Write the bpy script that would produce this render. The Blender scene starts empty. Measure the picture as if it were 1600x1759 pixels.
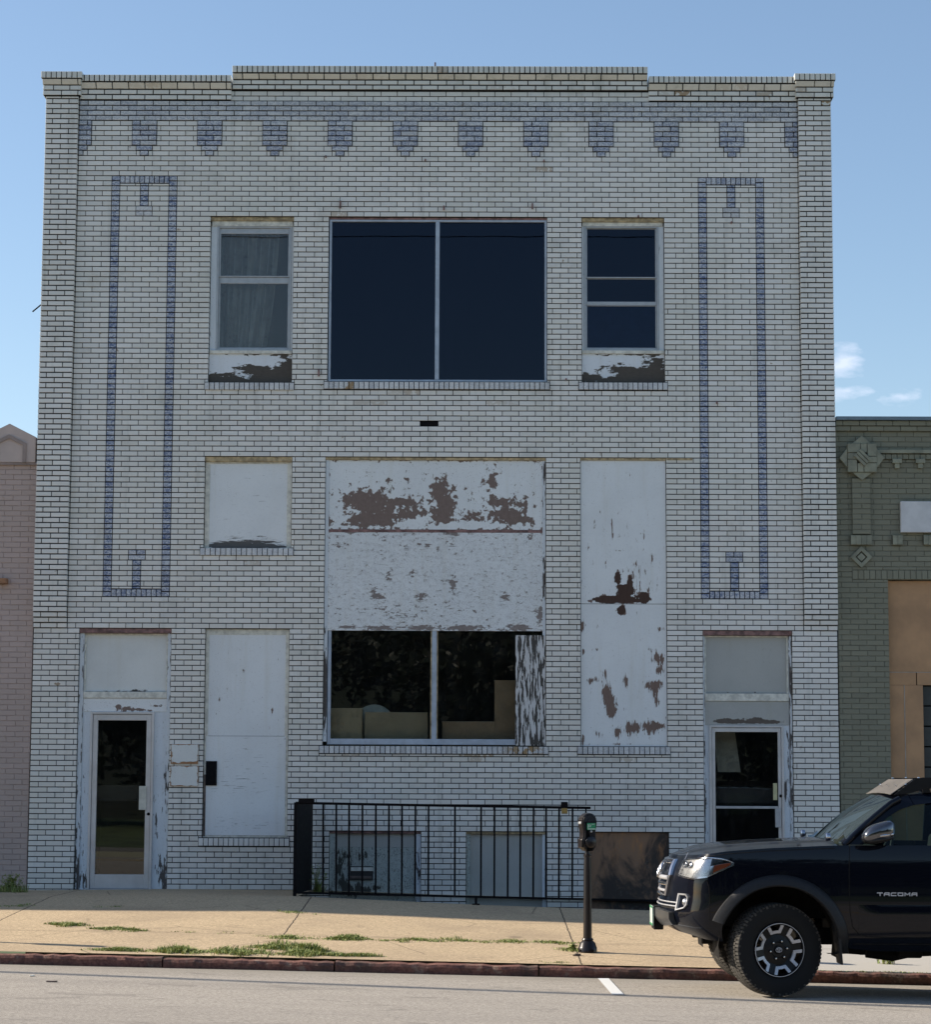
import bpy, bmesh, math, random
from mathutils import Vector, Matrix, noise as mnoise
random.seed(7)
R = math.radians
# ------------------------------------------------------------------ camera
FPX, D, CZ = 4000.0, 30.08, 1.775
PITCH, ROLL, YAW = R(6.673), R(0.235), R(-0.256)
sc = bpy.context.scene
fw = Vector((math.sin(YAW)*math.cos(PITCH), math.cos(YAW)*math.cos(PITCH), math.sin(PITCH)))
rt = Vector((math.cos(YAW), -math.sin(YAW), 0)); up = rt.cross(fw)
rt, up = rt*math.cos(ROLL)+up*math.sin(ROLL), up*math.cos(ROLL)-rt*math.sin(ROLL)
cd = bpy.data.cameras.new('camera'); cam = bpy.data.objects.new('camera', cd)
sc.collection.objects.link(cam); sc.camera = cam
M = Matrix((rt, up, -fw)).transposed().to_4x4(); M.translation = Vector((0, -D, CZ))
cam.matrix_world = M
cd.sensor_fit = 'HORIZONTAL'; cd.sensor_width = 36; cd.lens = 36*FPX/1600
cd.clip_start = 0.5; cd.clip_end = 2000
# ------------------------------------------------------------------ light
SUN_EL, SUN_DEL = R(29), R(12)
sd = Vector((-math.cos(SUN_DEL)*math.cos(SUN_EL), math.sin(SUN_DEL)*math.cos(SUN_EL), math.sin(SUN_EL)))
wd = bpy.data.worlds.new('World'); sc.world = wd; wd.use_nodes = True
nt = wd.node_tree; nt.nodes.clear()
sky = nt.nodes.new('ShaderNodeTexSky'); sky.sky_type = 'NISHITA'; sky.sun_disc = False
sky.sun_elevation = SUN_EL; sky.sun_rotation = math.atan2(sd.x, sd.y)
sky.altitude = 150; sky.air_density = 1.0; sky.dust_density = 0.6; sky.ozone_density = 1.6
geo = nt.nodes.new('ShaderNodeTexCoord')
bg = nt.nodes.new('ShaderNodeBackground'); bg.inputs[1].default_value = 0.088
wo = nt.nodes.new('ShaderNodeOutputWorld')
# a few thin clouds low in the sky to the right
def wmath(op, a, b=None, c=None):
    n = nt.nodes.new('ShaderNodeMath'); n.operation = op
    for i, v in enumerate((a, b, c)):
        if v is None: continue
        if isinstance(v, (int, float)): n.inputs[i].default_value = v
        else: nt.links.new(v, n.inputs[i])
    return n.outputs[0]
def cloud_blob(vec, rx, rz):
    n = nt.nodes.new('ShaderNodeVectorMath'); n.operation = 'SUBTRACT'
    nt.links.new(geo.outputs['Generated'], n.inputs[0]); n.inputs[1].default_value = vec
    m = nt.nodes.new('ShaderNodeVectorMath'); m.operation = 'MULTIPLY'
    nt.links.new(n.outputs[0], m.inputs[0]); m.inputs[1].default_value = (1/rx, 0, 1/rz)
    l = nt.nodes.new('ShaderNodeVectorMath'); l.operation = 'LENGTH'
    nt.links.new(m.outputs[0], l.inputs[0])
    return wmath('MAXIMUM', wmath('SUBTRACT', 1.0, l.outputs['Value']), 0.0)
def sdir(px, py):
    d = rt*(px-800)-up*(py-879.5)+fw*FPX; return tuple(d.normalized())
cm = None
for px, py, rx, rz, amp in ((1452, 622, .013, .010, 1.25), (1458, 672, .013, .006, .95), (1548, 680, .012, .0055, 1.0), (1700, 640, .03, .01, .9)):
    b = wmath('MULTIPLY', cloud_blob(sdir(px, py), rx, rz), amp)
    cm = b if cm is None else wmath('MAXIMUM', cm, b)
nz = nt.nodes.new('ShaderNodeTexNoise'); nz.inputs['Scale'].default_value = 130; nz.inputs['Detail'].default_value = 6
mp = nt.nodes.new('ShaderNodeMapping'); mp.inputs['Rotation'].default_value = (0, R(35), 0); mp.inputs['Scale'].default_value = (.6, 1, 1.5)
nt.links.new(geo.outputs['Generated'], mp.inputs[0]); nt.links.new(mp.outputs[0], nz.inputs['Vector'])
cl = wmath('ADD', wmath('MULTIPLY', cm, 1.1), wmath('MULTIPLY', wmath('SUBTRACT', nz.outputs[0], 0.5), 2.4))
cl = wmath('MULTIPLY', wmath('MINIMUM', wmath('MAXIMUM', wmath('SUBTRACT', cl, 0.42), 0.0), 1.0), 0.62)
cl = wmath('MULTIPLY', cl, wmath('MINIMUM', wmath('MULTIPLY', cm, 6.0), 1.0))
mx = nt.nodes.new('ShaderNodeMix'); mx.data_type = 'RGBA'
nt.links.new(cl, mx.inputs[0]); nt.links.new(sky.outputs[0], mx.inputs[6]); mx.inputs[7].default_value = (6.2, 6.5, 7.6, 1)
nt.links.new(mx.outputs[2], bg.inputs[0]); nt.links.new(bg.outputs[0], wo.inputs[0])
sl = bpy.data.lights.new('sun', 'SUN'); sl.energy = 4.0; sl.angle = R(0.5); sl.color = (1, .90, .76)
so = bpy.data.objects.new('sun', sl); sc.collection.objects.link(so)
so.rotation_euler = (-sd).to_track_quat('-Z', 'Y').to_euler(); so.location = (-30, 10, 30)
sc.view_settings.view_transform = 'Standard'; sc.view_settings.look = 'None'
sc.view_settings.exposure = 0.95; sc.view_settings.gamma = 1.0
# ------------------------------------------------------------------ measuring helpers (picture -> metres on a real plane)
def ray(px, py): return rt*(px-800)-up*(py-879.5)+fw*FPX
def F(px, py, Y=0.0):
    d = ray(px, py); t = (D+Y)/d.y; return d.x*t, CZ+d.z*t
def RC(x0, y0, x1, y1, Y=0.0):
    a = F(x0, y0, Y); b = F(x1, y1, Y); c = F(x0, y1, Y); e = F(x1, y0, Y)
    return ((a[0]+c[0])/2, (b[0]+e[0])/2, (b[1]+c[1])/2, (a[1]+e[1])/2)   # x0,x1,z0,z1
def lerp(tab, x):
    if x <= tab[0][0]: return tab[0][1]
    for (a, b), (c, d) in zip(tab, tab[1:]):
        if x <= c: return b+(d-b)*(x-a)/(c-a)
    return tab[-1][1]
CURB = -8.1
T_rail = [(-40, .75), (-7, .46), (-5.6, .43), (-3.8, .44), (-2.2, .455), (-1.4, .42), (0, .36), (1.4, .318), (2.45, .292), (4, .25), (8, .14), (40, -.45)]
T_wall = [(-40, .75), (-7, .43), (-5.6, .415), (-3.8, .436), (-2.2, .43), (2.5, .30), (4, .26), (8, .15), (40, -.45)]
def zgut(X): return -.0185*(X-1.1)
def zroad(X, Y):
    d = CURB-Y
    if d < 6.5: return zgut(X)+.022*max(0, min(d, 6.5))
    return zgut(X)+.022*6.5-.022*min(d-6.5, 6.5)
def zwalk(X, Y):
    if Y >= -2.05: return lerp(T_wall, X)+(lerp(T_rail, X)-lerp(T_wall, X))*min(1, -Y/2.05)
    k = (-2.05-Y)/(-2.05-CURB); return lerp(T_rail, X)*(1-k)+(zgut(X)+.10)*k
def G(px, py):                                     # where the ground is met
    d = ray(px, py); lo, hi = 8.0, 40.0
    def h(dist):
        t = dist/d.y; X = d.x*t; Y = -D+dist; Z = CZ+d.z*t
        return Z-(zwalk(X, Y) if Y > CURB else zroad(X, Y)), X, Y
    for _ in range(50):
        m = (lo+hi)/2
        if h(m)[0] > 0: lo = m
        else: hi = m
    _, X, Y = h(lo); return X, Y, (zwalk(X, Y) if Y > CURB else zroad(X, Y))
# ------------------------------------------------------------------ mesh builder
class MB:
    def __init__(s): s.v = []; s.f = []; s.m = []; s.a = {}; s.cur = 0
    def add(s, vs, fs):
        o = len(s.v); s.v += [tuple(p) for p in vs]; s.f += [tuple(i+o for i in q) for q in fs]; s.m += [s.cur]*len(fs); return s
    def box(s, x0, x1, y0, y1, z0, z1, bv=0.0, M=None):
        if bv > 0:
            bm = bmesh.new(); bmesh.ops.create_cube(bm, size=1)
            for p in bm.verts: p.co = Vector(((x0+x1)/2+p.co.x*(x1-x0), (y0+y1)/2+p.co.y*(y1-y0), (z0+z1)/2+p.co.z*(z1-z0)))
            bmesh.ops.bevel(bm, geom=bm.edges[:], offset=bv, segments=2, affect='EDGES', profile=.5)
            return s.bm(bm, M)
        P = [(x0, y0, z0), (x1, y0, z0), (x1, y1, z0), (x0, y1, z0), (x0, y0, z1), (x1, y0, z1), (x1, y1, z1), (x0, y1, z1)]
        if M: P = [M @ Vector(p) for p in P]
        return s.add(P, [(0, 3, 2, 1), (4, 5, 6, 7), (0, 1, 5, 4), (1, 2, 6, 5), (2, 3, 7, 6), (3, 0, 4, 7)])
    def bm(s, bm, M=None):
        bm.verts.index_update()
        vs = [(M @ v.co) if M else v.co.copy() for v in bm.verts]
        s.add(vs, [[v.index for v in f.verts] for f in bm.faces]); bm.free(); return s
    def tube(s, pts, r, n=8, caps=True, closed=False):
        pts = [Vector(p) for p in pts]; N = len(pts); rr = r if isinstance(r, (list, tuple)) else [r]*N
        vs = []; prev = None
        for i, p in enumerate(pts):
            if closed: t = pts[(i+1) % N]-pts[i-1]
            else: t = pts[min(i+1, N-1)]-pts[max(i-1, 0)]
            t.normalize()
            if prev is None:
                a = Vector((0, 0, 1)) if abs(t.z) < .9 else Vector((0, 1, 0))
                u = t.cross(a).normalized()
            else: u = (prev-t*prev.dot(t)).normalized()
            prev = u; w = t.cross(u)
            vs += [p+(u*math.cos(2*math.pi*k/n)+w*math.sin(2*math.pi*k/n))*rr[i] for k in range(n)]
        fs = []
        for i in range(N if closed else N-1):
            j = (i+1) % N
            for k in range(n):
                fs.append((i*n+k, i*n+(k+1) % n, j*n+(k+1) % n, j*n+k))
        if caps and not closed: fs += [tuple(range(n))[::-1], tuple((N-1)*n+k for k in range(n))]
        return s.add(vs, fs)
    def lathe(s, prof, n=32, M=None):                # prof: (r, z) about local Z
        vs = []; N = len(prof)
        for r, z in prof:
            for k in range(n):
                a = 2*math.pi*k/n; p = Vector((r*math.cos(a), r*math.sin(a), z)); vs.append(M @ p if M else p)
        fs = [(i*n+k, i*n+(k+1) % n, (i+1)*n+(k+1) % n, (i+1)*n+k) for i in range(N-1) for k in range(n)]
        return s.add(vs, fs)
    def prism(s, poly, y0, y1, M=None):              # poly of (x, z), extruded in y
        n = len(poly); vs = [(x, y0, z) for x, z in poly]+[(x, y1, z) for x, z in poly]
        if M: vs = [M @ Vector(p) for p in vs]
        fs = [tuple(range(n)), tuple(range(2*n-1, n-1, -1))]+[((i+1) % n, i, n+i, n+(i+1) % n) for i in range(n)]
        return s.add(vs, fs)
    def grid(s, rows):                               # rows: list of equal-length point lists
        n = len(rows[0]); vs = [p for r_ in rows for p in r_]
        return s.add(vs, [(i*n+j, i*n+j+1, (i+1)*n+j+1, (i+1)*n+j) for i in range(len(rows)-1) for j in range(n-1)])
    def build(s, name, mats, parent=None, smooth=None, bevel=0, solid=0, subd=0):
        me = bpy.data.meshes.new(name); me.from_pydata(s.v, [], s.f)
        if not isinstance(mats, (list, tuple)): mats = [mats]
        for m in mats: me.materials.append(m)
        if len(mats) > 1: me.polygons.foreach_set('material_index', s.m)
        if not s.a: me.validate()
        for k, (dom, vals) in s.a.items():
            at = me.attributes.new(k, 'FLOAT', dom); at.data.foreach_set('value', vals)
        if smooth is not None:
            me.polygons.foreach_set('use_smooth', [True]*len(me.polygons)); me.set_sharp_from_angle(angle=R(smooth))
        me.update()
        o = bpy.data.objects.new(name, me); sc.collection.objects.link(o); o.parent = parent
        if solid: m_ = o.modifiers.new('solid', 'SOLIDIFY'); m_.thickness = solid; m_.offset = 0
        if bevel:
            m_ = o.modifiers.new('bevel', 'BEVEL'); m_.width = bevel; m_.segments = 2; m_.limit_method = 'ANGLE'
        if subd: m_ = o.modifiers.new('sub', 'SUBSURF'); m_.levels = m_.render_levels = subd
        return o
def tag(o, label=None, cat=None, group=None, kind=None):
    if label: o['label'] = label
    if cat: o['category'] = cat
    if group: o['group'] = group
    if kind: o['kind'] = kind
    return o
def empty(name, loc=(0, 0, 0), parent=None):
    o = bpy.data.objects.new(name, None); sc.collection.objects.link(o); o.location = loc; o.parent = parent
    o.empty_display_size = .2; return o
def B(name, mat, parent, x0, x1, y0, y1, z0, z1, bv=.003):
    return MB().box(x0, x1, y0, y1, z0, z1, bv).build(name, mat, parent)
# ------------------------------------------------------------------ materials
class NT:
    def __init__(s, name):
        s.mat = bpy.data.materials.new(name); s.mat.use_nodes = True; s.t = s.mat.node_tree; s.t.nodes.clear()
        s.out = s.t.nodes.new('ShaderNodeOutputMaterial'); s.co = s.t.nodes.new('ShaderNodeTexCoord')
    def n(s, typ, **kw):
        nd = s.t.nodes.new('ShaderNode'+typ)
        for k, v in kw.items(): setattr(nd, k, v)
        return nd
    def set(s, sock, v):
        if v is None: return
        if isinstance(v, bpy.types.NodeSocket): s.t.links.new(v, sock)
        elif isinstance(v, (tuple, list)) and sock.type == 'RGBA': sock.default_value = (*v[:3], 1)
        else: sock.default_value = v
    def math(s, op, a, b=None, c=None, clamp=False):
        nd = s.n('Math', operation=op, use_clamp=clamp)
        for i, v in enumerate((a, b, c)): s.set(nd.inputs[i], v)
        return nd.outputs[0]
    def mix(s, f, a, b, blend='MIX'):
        nd = s.n('Mix', data_type='RGBA', blend_type=blend); s.set(nd.inputs[0], f); s.set(nd.inputs[6], a); s.set(nd.inputs[7], b); return nd.outputs[2]
    def map(s, scale=(1, 1, 1), rot=(0, 0, 0), loc=(0, 0, 0), src='Object'):
        nd = s.n('Mapping'); s.t.links.new(s.co.outputs[src], nd.inputs[0])
        nd.inputs['Scale'].default_value = scale; nd.inputs['Rotation'].default_value = rot; nd.inputs['Location'].default_value = loc; return nd.outputs[0]
    def noise(s, scale=5, detail=4, rough=.5, dist=0, vec=None, col=False):
        nd = s.n('TexNoise'); nd.inputs['Scale'].default_value = scale; nd.inputs['Detail'].default_value = detail
        nd.inputs['Roughness'].default_value = rough; nd.inputs['Distortion'].default_value = dist
        s.t.links.new(vec if vec is not None else s.co.outputs['Object'], nd.inputs['Vector']); return nd.outputs[1 if col else 0]
    def voro(s, scale, feature='F1', vec=None, out='Distance'):
        nd = s.n('TexVoronoi', feature=feature); nd.inputs['Scale'].default_value = scale
        s.t.links.new(vec if vec is not None else s.co.outputs['Object'], nd.inputs['Vector']); return nd.outputs[out]
    def ramp(s, v, a, b, c0=0.0, c1=1.0):
        nd = s.n('MapRange', interpolation_type='SMOOTHSTEP'); s.set(nd.inputs[0], v)
        for i, x in enumerate((a, b, c0, c1)): nd.inputs[i+1].default_value = x
        return nd.outputs[0]
    def attr(s, name): nd = s.n('Attribute', attribute_name=name); return nd.outputs['Fac']
    def xyz(s):
        nd = s.n('SeparateXYZ'); s.t.links.new(s.co.outputs['Object'], nd.inputs[0]); return nd.outputs
    def bump(s, h, dist=.01, st=.5, nrm=None):
        nd = s.n('Bump'); s.set(nd.inputs['Height'], h); nd.inputs['Distance'].default_value = dist; nd.inputs['Strength'].default_value = st
        if nrm is not None: s.t.links.new(nrm, nd.inputs['Normal'])
        return nd.outputs[0]
    def pbr(s, col, rough=.5, metal=0, spec=.5, nrm=None, coat=0, trans=0, emit=None, ior=None, sheen=0):
        p = s.n('BsdfPrincipled'); s.set(p.inputs['Base Color'], col); s.set(p.inputs['Roughness'], rough); s.set(p.inputs['Metallic'], metal)
        s.set(p.inputs['Specular IOR Level'], spec); s.set(p.inputs['Normal'], nrm); s.set(p.inputs['Coat Weight'], coat); s.set(p.inputs['Transmission Weight'], trans)
        if coat: p.inputs['Coat Roughness'].default_value = .03
        s.t.links.new(p.outputs[0], s.out.inputs[0]); return s.mat
def plain(name, col, rough=.5, metal=0, spec=.5, var=.15, sc_=8, bump=.0, coat=0):
    m = NT(name); n = m.noise(sc_, 5, .6)
    c = m.mix(m.ramp(n, .3, .7), tuple(x*(1-var) for x in col), tuple(min(1, x*(1+var)) for x in col))
    nr = m.bump(m.noise(sc_*12, 3), .003, bump) if bump else None
    return m.pbr(c, m.ramp(n, .2, .8, rough*.85, min(1, rough*1.15)), metal, spec, nr, coat)
def m_brick(name, white, white2, blue_a, blue_b, rough=.16, spec=.5, grime=1.0, chip=(.26, .17, .09)):
    m = NT(name); r = m.attr('rnd'); bl = m.attr('blue'); x = m.xyz()
    c = m.mix(r, white, white2)
    tint = m.noise(.45, 3, .6); c = m.mix(m.math('MULTIPLY', m.ramp(tint, .35, .7), .35), c, (white[0]*.90, white[1]*.92, white[2]*.86))
    # streaky blue mottling inside the blue bricks
    sv = m.map(scale=(19, 19, 38), rot=(0, R(28), 0)); s1 = m.noise(1.6, 5, .75, 1.5, vec=sv)
    lo = m.math('ADD', s1, m.math('MULTIPLY', m.math('SUBTRACT', r, .5), .07))
    bc = m.mix(m.ramp(lo, .45, .53), blue_b, blue_a); bc = m.mix(m.ramp(m.noise(1.2, 4, .7, 2.0, vec=m.map(scale=(26, 14, 60), rot=(0, R(32), 0))), .56, .62, 0, .55), bc, (.07, .10, .22))
    c = m.mix(bl, c, bc)
    # grime: fine specks + soft dark weathering + orange chips
    g = m.noise(2.1, 6, .65); c = m.mix(m.math('MULTIPLY', m.ramp(g, .52, .78), .30*grime), c, (.24, .25, .20))
    st = m.noise(1.0, 5, .6, vec=m.map(scale=(6, 6, .5))); c = m.mix(m.math('MULTIPLY', m.ramp(st, .54, .78), .34*grime), c, (.20, .20, .17))
    hi = m.ramp(x[2], 10.2, 11.2); c = m.mix(m.math('MULTIPLY', hi, .20*grime), c, (.36, .40, .30))
    ch = m.noise(9, 3, .5); chm = m.math('MULTIPLY', m.ramp(ch, .70, .715), m.ramp(m.noise(1.4, 2), .5, .62))
    c = m.mix(m.math('MULTIPLY', chm, .8*grime), c, chip); c = m.mix(m.ramp(r, .982, .984, 0, .35*grime), c, tuple(q*.55 for q in white2)); c = m.mix(m.ramp(m.noise(1.7, 6, .7), .57, .70, 0, .16*grime), c, (.30, .22, .13))
    ed = m.math('MULTIPLY', m.ramp(m.attr('damage'), .25, .9), m.ramp(m.noise(14, 4, .6), .44, .50)); c = m.mix(ed, c, (.33, .22, .11))
    nr = m.bump(m.noise(14, 3), .004, .35)
    return m.pbr(c, m.math('ADD', m.ramp(g, .3, .8, rough, rough+.22), m.math('MULTIPLY', bl, .15)), 0, spec, nr)
def m_peel(name, paint, under, k=1.0, base=0.0, sc_=9, stretch=(1, 1, 1), dark=(.035, .02, .015), speck=.0, grain=0.0, rough=.55, dirt=.25, thr=.5):
    """flaking paint: the per-vertex 'peel' field says where it has gone, noise gives the torn outline"""
    m = NT(name); v = m.map(scale=stretch)
    n = m.noise(sc_, 7, .62, .25, vec=v); a = m.attr('peel')
    val = m.math('ADD', m.math('MULTIPLY', m.math('SUBTRACT', n, .5), k), m.math('ADD', a, base))
    mask = m.ramp(val, thr, thr+.02)
    if speck:
        s2 = m.noise(sc_*6, 4, .6, vec=v); mask = m.math('MAXIMUM', mask, m.ramp(m.math('ADD', s2, m.math('MULTIPLY', n, .25)), .775-speck, .785-speck))
    gr = m.noise(3, 5, .65, .4, vec=m.map(scale=(stretch[0]*18 if stretch[0] > stretch[2] else 1.5, 1, stretch[2]*18 if stretch[2] > stretch[0] else 1.5)))
    if grain: mask = m.math('MAXIMUM', mask, m.ramp(m.math('ADD', gr, m.math('MULTIPLY', a, .3)), .70-grain, .72-grain))
    d = m.noise(1.3, 5, .6); pc = m.mix(m.math('MULTIPLY', m.ramp(d, .35, .75), dirt), paint, tuple(x*.62 for x in paint))
    pc = m.mix(m.math('MULTIPLY', m.ramp(m.noise(40, 3), .5, .7), .12), pc, tuple(x*.7 for x in paint))
    st = m.noise(1.0, 5, .6, vec=m.map(scale=(9, 9, .6))); pc = m.mix(m.math('MULTIPLY', m.ramp(st, .5, .75), .22), pc, (paint[0]*.75, paint[1]*.70, paint[2]*.58))
    rim = m.math('SUBTRACT', m.ramp(val, thr-.12, thr-.03), mask, clamp=True); pc = m.mix(m.math('MULTIPLY', rim, .5), pc, (paint[0]*.62, paint[1]*.58, paint[2]*.52))
    uc = m.mix(m.noise(22, 5, .7, vec=v), tuple(x*.65 for x in under), tuple(min(1, x*1.35) for x in under))
    uc = m.mix(m.ramp(m.attr('dark'), .4, .5), uc, m.mix(gr, dark, tuple(x*3 for x in dark)))
    mask = m.math('MAXIMUM', mask, m.ramp(m.math('ADD', m.attr('dark'), m.math('MULTIPLY', m.math('SUBTRACT', m.noise(13, 6, .65), .5), 2.2)), .49, .51))
    c = m.mix(mask, pc, uc)
    h = m.math('ADD', m.math('MULTIPLY', mask, -1.0), m.math('MULTIPLY', gr, .25))
    return m.pbr(c, m.math('ADD', m.math('MULTIPLY', mask, .25), rough), 0, .35, m.bump(h, .003, .8))
def m_glass(name, tint=(.75, .8, .8), dirty=.05, refl=(1, 1, 1)):
    m = NT(name); f = m.n('Fresnel'); f.inputs[0].default_value = 1.5
    g = m.n('BsdfGlossy'); g.inputs['Roughness'].default_value = .008; g.inputs['Color'].default_value = (*refl, 1)
    nb = m.bump(m.noise(1.1, 2), .01, .035); m.t.links.new(nb, g.inputs['Normal'])
    t = m.n('BsdfTransparent'); t.inputs[0].default_value = (*tint, 1)
    d = m.n('BsdfDiffuse'); d.inputs[0].default_value = (.42, .41, .38, 1)
    dm = m.n('MixShader'); dn = m.noise(3, 6, .7, vec=m.map(scale=(3, 3, .8)))
    m.t.links.new(m.ramp(dn, .4, .8, dirty*.25, dirty), dm.inputs[0]); m.t.links.new(t.outputs[0], dm.inputs[1]); m.t.links.new(d.outputs[0], dm.inputs[2])
    mx_ = m.n('MixShader'); m.t.links.new(f.outputs[0], mx_.inputs[0]); m.t.links.new(dm.outputs[0], mx_.inputs[1]); m.t.links.new(g.outputs[0], mx_.inputs[2])
    m.t.links.new(mx_.outputs[0], m.out.inputs[0]); return m.mat
MT = {}
MT['brick'] = m_brick('glazed_brick', (.70, .68, .635), (.815, .79, .745), (.60, .62, .65), (.10, .14, .27))
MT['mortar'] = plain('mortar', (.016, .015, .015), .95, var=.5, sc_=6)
MT['olive'] = m_brick('olive_painted_brick', (.20, .195, .145), (.235, .23, .17), (.1, .1, .1), (.1, .1, .1), .5, .3, .9, (.34, .34, .28))
MT['olive_mortar'] = plain('olive_joint', (.15, .148, .108), .7, var=.3, sc_=5)
MT['olive_trim'] = plain('olive_trim', (.24, .24, .175), .55, var=.25, sc_=5, bump=.3)
MT['pink'] = m_brick('pink_painted_brick', (.46, .365, .33), (.50, .395, .36), (.1, .1, .1), (.1, .1, .1), .6, .25, .25)
MT['pink_mortar'] = plain('pink_joint', (.42, .33, .30), .8, var=.2, sc_=4)
MT['pink_trim'] = plain('pink_stone', (.53, .43, .385), .7, var=.1, sc_=2, bump=.2)
MT['pink_band'] = plain('pink_band', (.30, .235, .21), .7, var=.15, sc_=4)
MT['rust_brick'] = m_brick('red_brick', (.24, .11, .075), (.30, .14, .09), (.1, .1, .1), (.1, .1, .1), .8, .2, .5)
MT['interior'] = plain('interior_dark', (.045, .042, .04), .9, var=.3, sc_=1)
MT['wood_dark'] = plain('weathered_wood', (.13, .10, .085), .85, var=.5, sc_=12, bump=.5)
MT['lintel_tan'] = plain('weathered_lintel', (.42, .33, .20), .85, var=.45, sc_=14, bump=.4)
MT['lintel_red'] = plain('rusty_lintel', (.22, .13, .12), .85, var=.5, sc_=14, bump=.4)
MT['alu'] = plain('pale_aluminium', (.42, .43, .44), .38, .35, var=.10, sc_=10)
MT['alu_blue'] = plain('blue_white_frame', (.40, .46, .54), .4, .1, var=.12, sc_=7)
MT['frame_cream'] = plain('cream_frame_paint', (.64, .63, .56), .6, var=.22, sc_=14, bump=.2)
MT['steel_black'] = plain('black_painted_steel', (.007, .0065, .008), .75, 0, .10, var=.4, sc_=20, bump=.2)
MT['glass'] = m_glass('window_glass', (.93, .95, .94), .02)
MT['glass_dark'] = m_glass('tinted_glass', (.30, .34, .42), .004, (.42, .52, .70))
MT['glass_dusty'] = m_glass('dusty_glass', (.95, .96, .95), .07)
W_, BR = (.78, .805, .81), (.20, .15, .13)
MT['peel_big'] = m_peel('flaking_white_board', W_, BR, k=3.0, base=.0, sc_=14, speck=-.01, dirt=.2)
MT['peel_fine'] = m_peel('specked_white_board', W_, (.25, .215, .20), k=2.6, base=0.09, sc_=17, stretch=(1, 1, 1.8), speck=.05, grain=.03, dirt=.2)
MT['peel_tall'] = m_peel('cracked_white_board', W_, (.20, .14, .115), k=2.4, base=.0, sc_=13, stretch=(2.2, 1, .6), speck=-.04, grain=-.01, dirt=.2)
MT['peel_low'] = m_peel('grained_white_board', W_, (.12, .115, .11), k=2.0, sc_=20, stretch=(.35, 1, 2.4), speck=-.05, grain=.02, dirt=.2)
MT['peel_frame'] = m_peel('flaking_frame_paint', (.70, .75, .79), (.095, .085, .08), k=2.6, base=.02, sc_=9, stretch=(4, 1, .7), speck=-.03)
MT['peel_apron'] = m_peel('flaking_apron_paint', (.74, .78, .82), (.085, .075, .065), k=2.4, base=.08, sc_=10, stretch=(.9, 1, 2.2), speck=.0)
MT['peel_zebra'] = m_peel('grain_peeled_plywood', (.62, .62, .62), (.07, .065, .06), k=3.0, base=.50, sc_=5.5, stretch=(5.2, 1, .75), dirt=.1)
MT['peel_grey'] = m_peel('greenish_basement_board', (.46, .50, .47), (.06, .062, .055), k=2.2, base=.05, sc_=12, stretch=(2.5, 1, .8), speck=.06, grain=.02, dirt=.6)
MT['white_board'] = m_peel('dirty_white_board', (.72, .735, .71), (.08, .075, .065), k=2.0, base=-.02, sc_=18, stretch=(.6, 1, 2), speck=-.06, dirt=.35)
MT['grey_board'] = m_peel('grey_transom_board', (.44, .445, .42), (.12, .10, .085), k=1.8, base=-.02, sc_=18, speck=-.05, dirt=.35)
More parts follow.
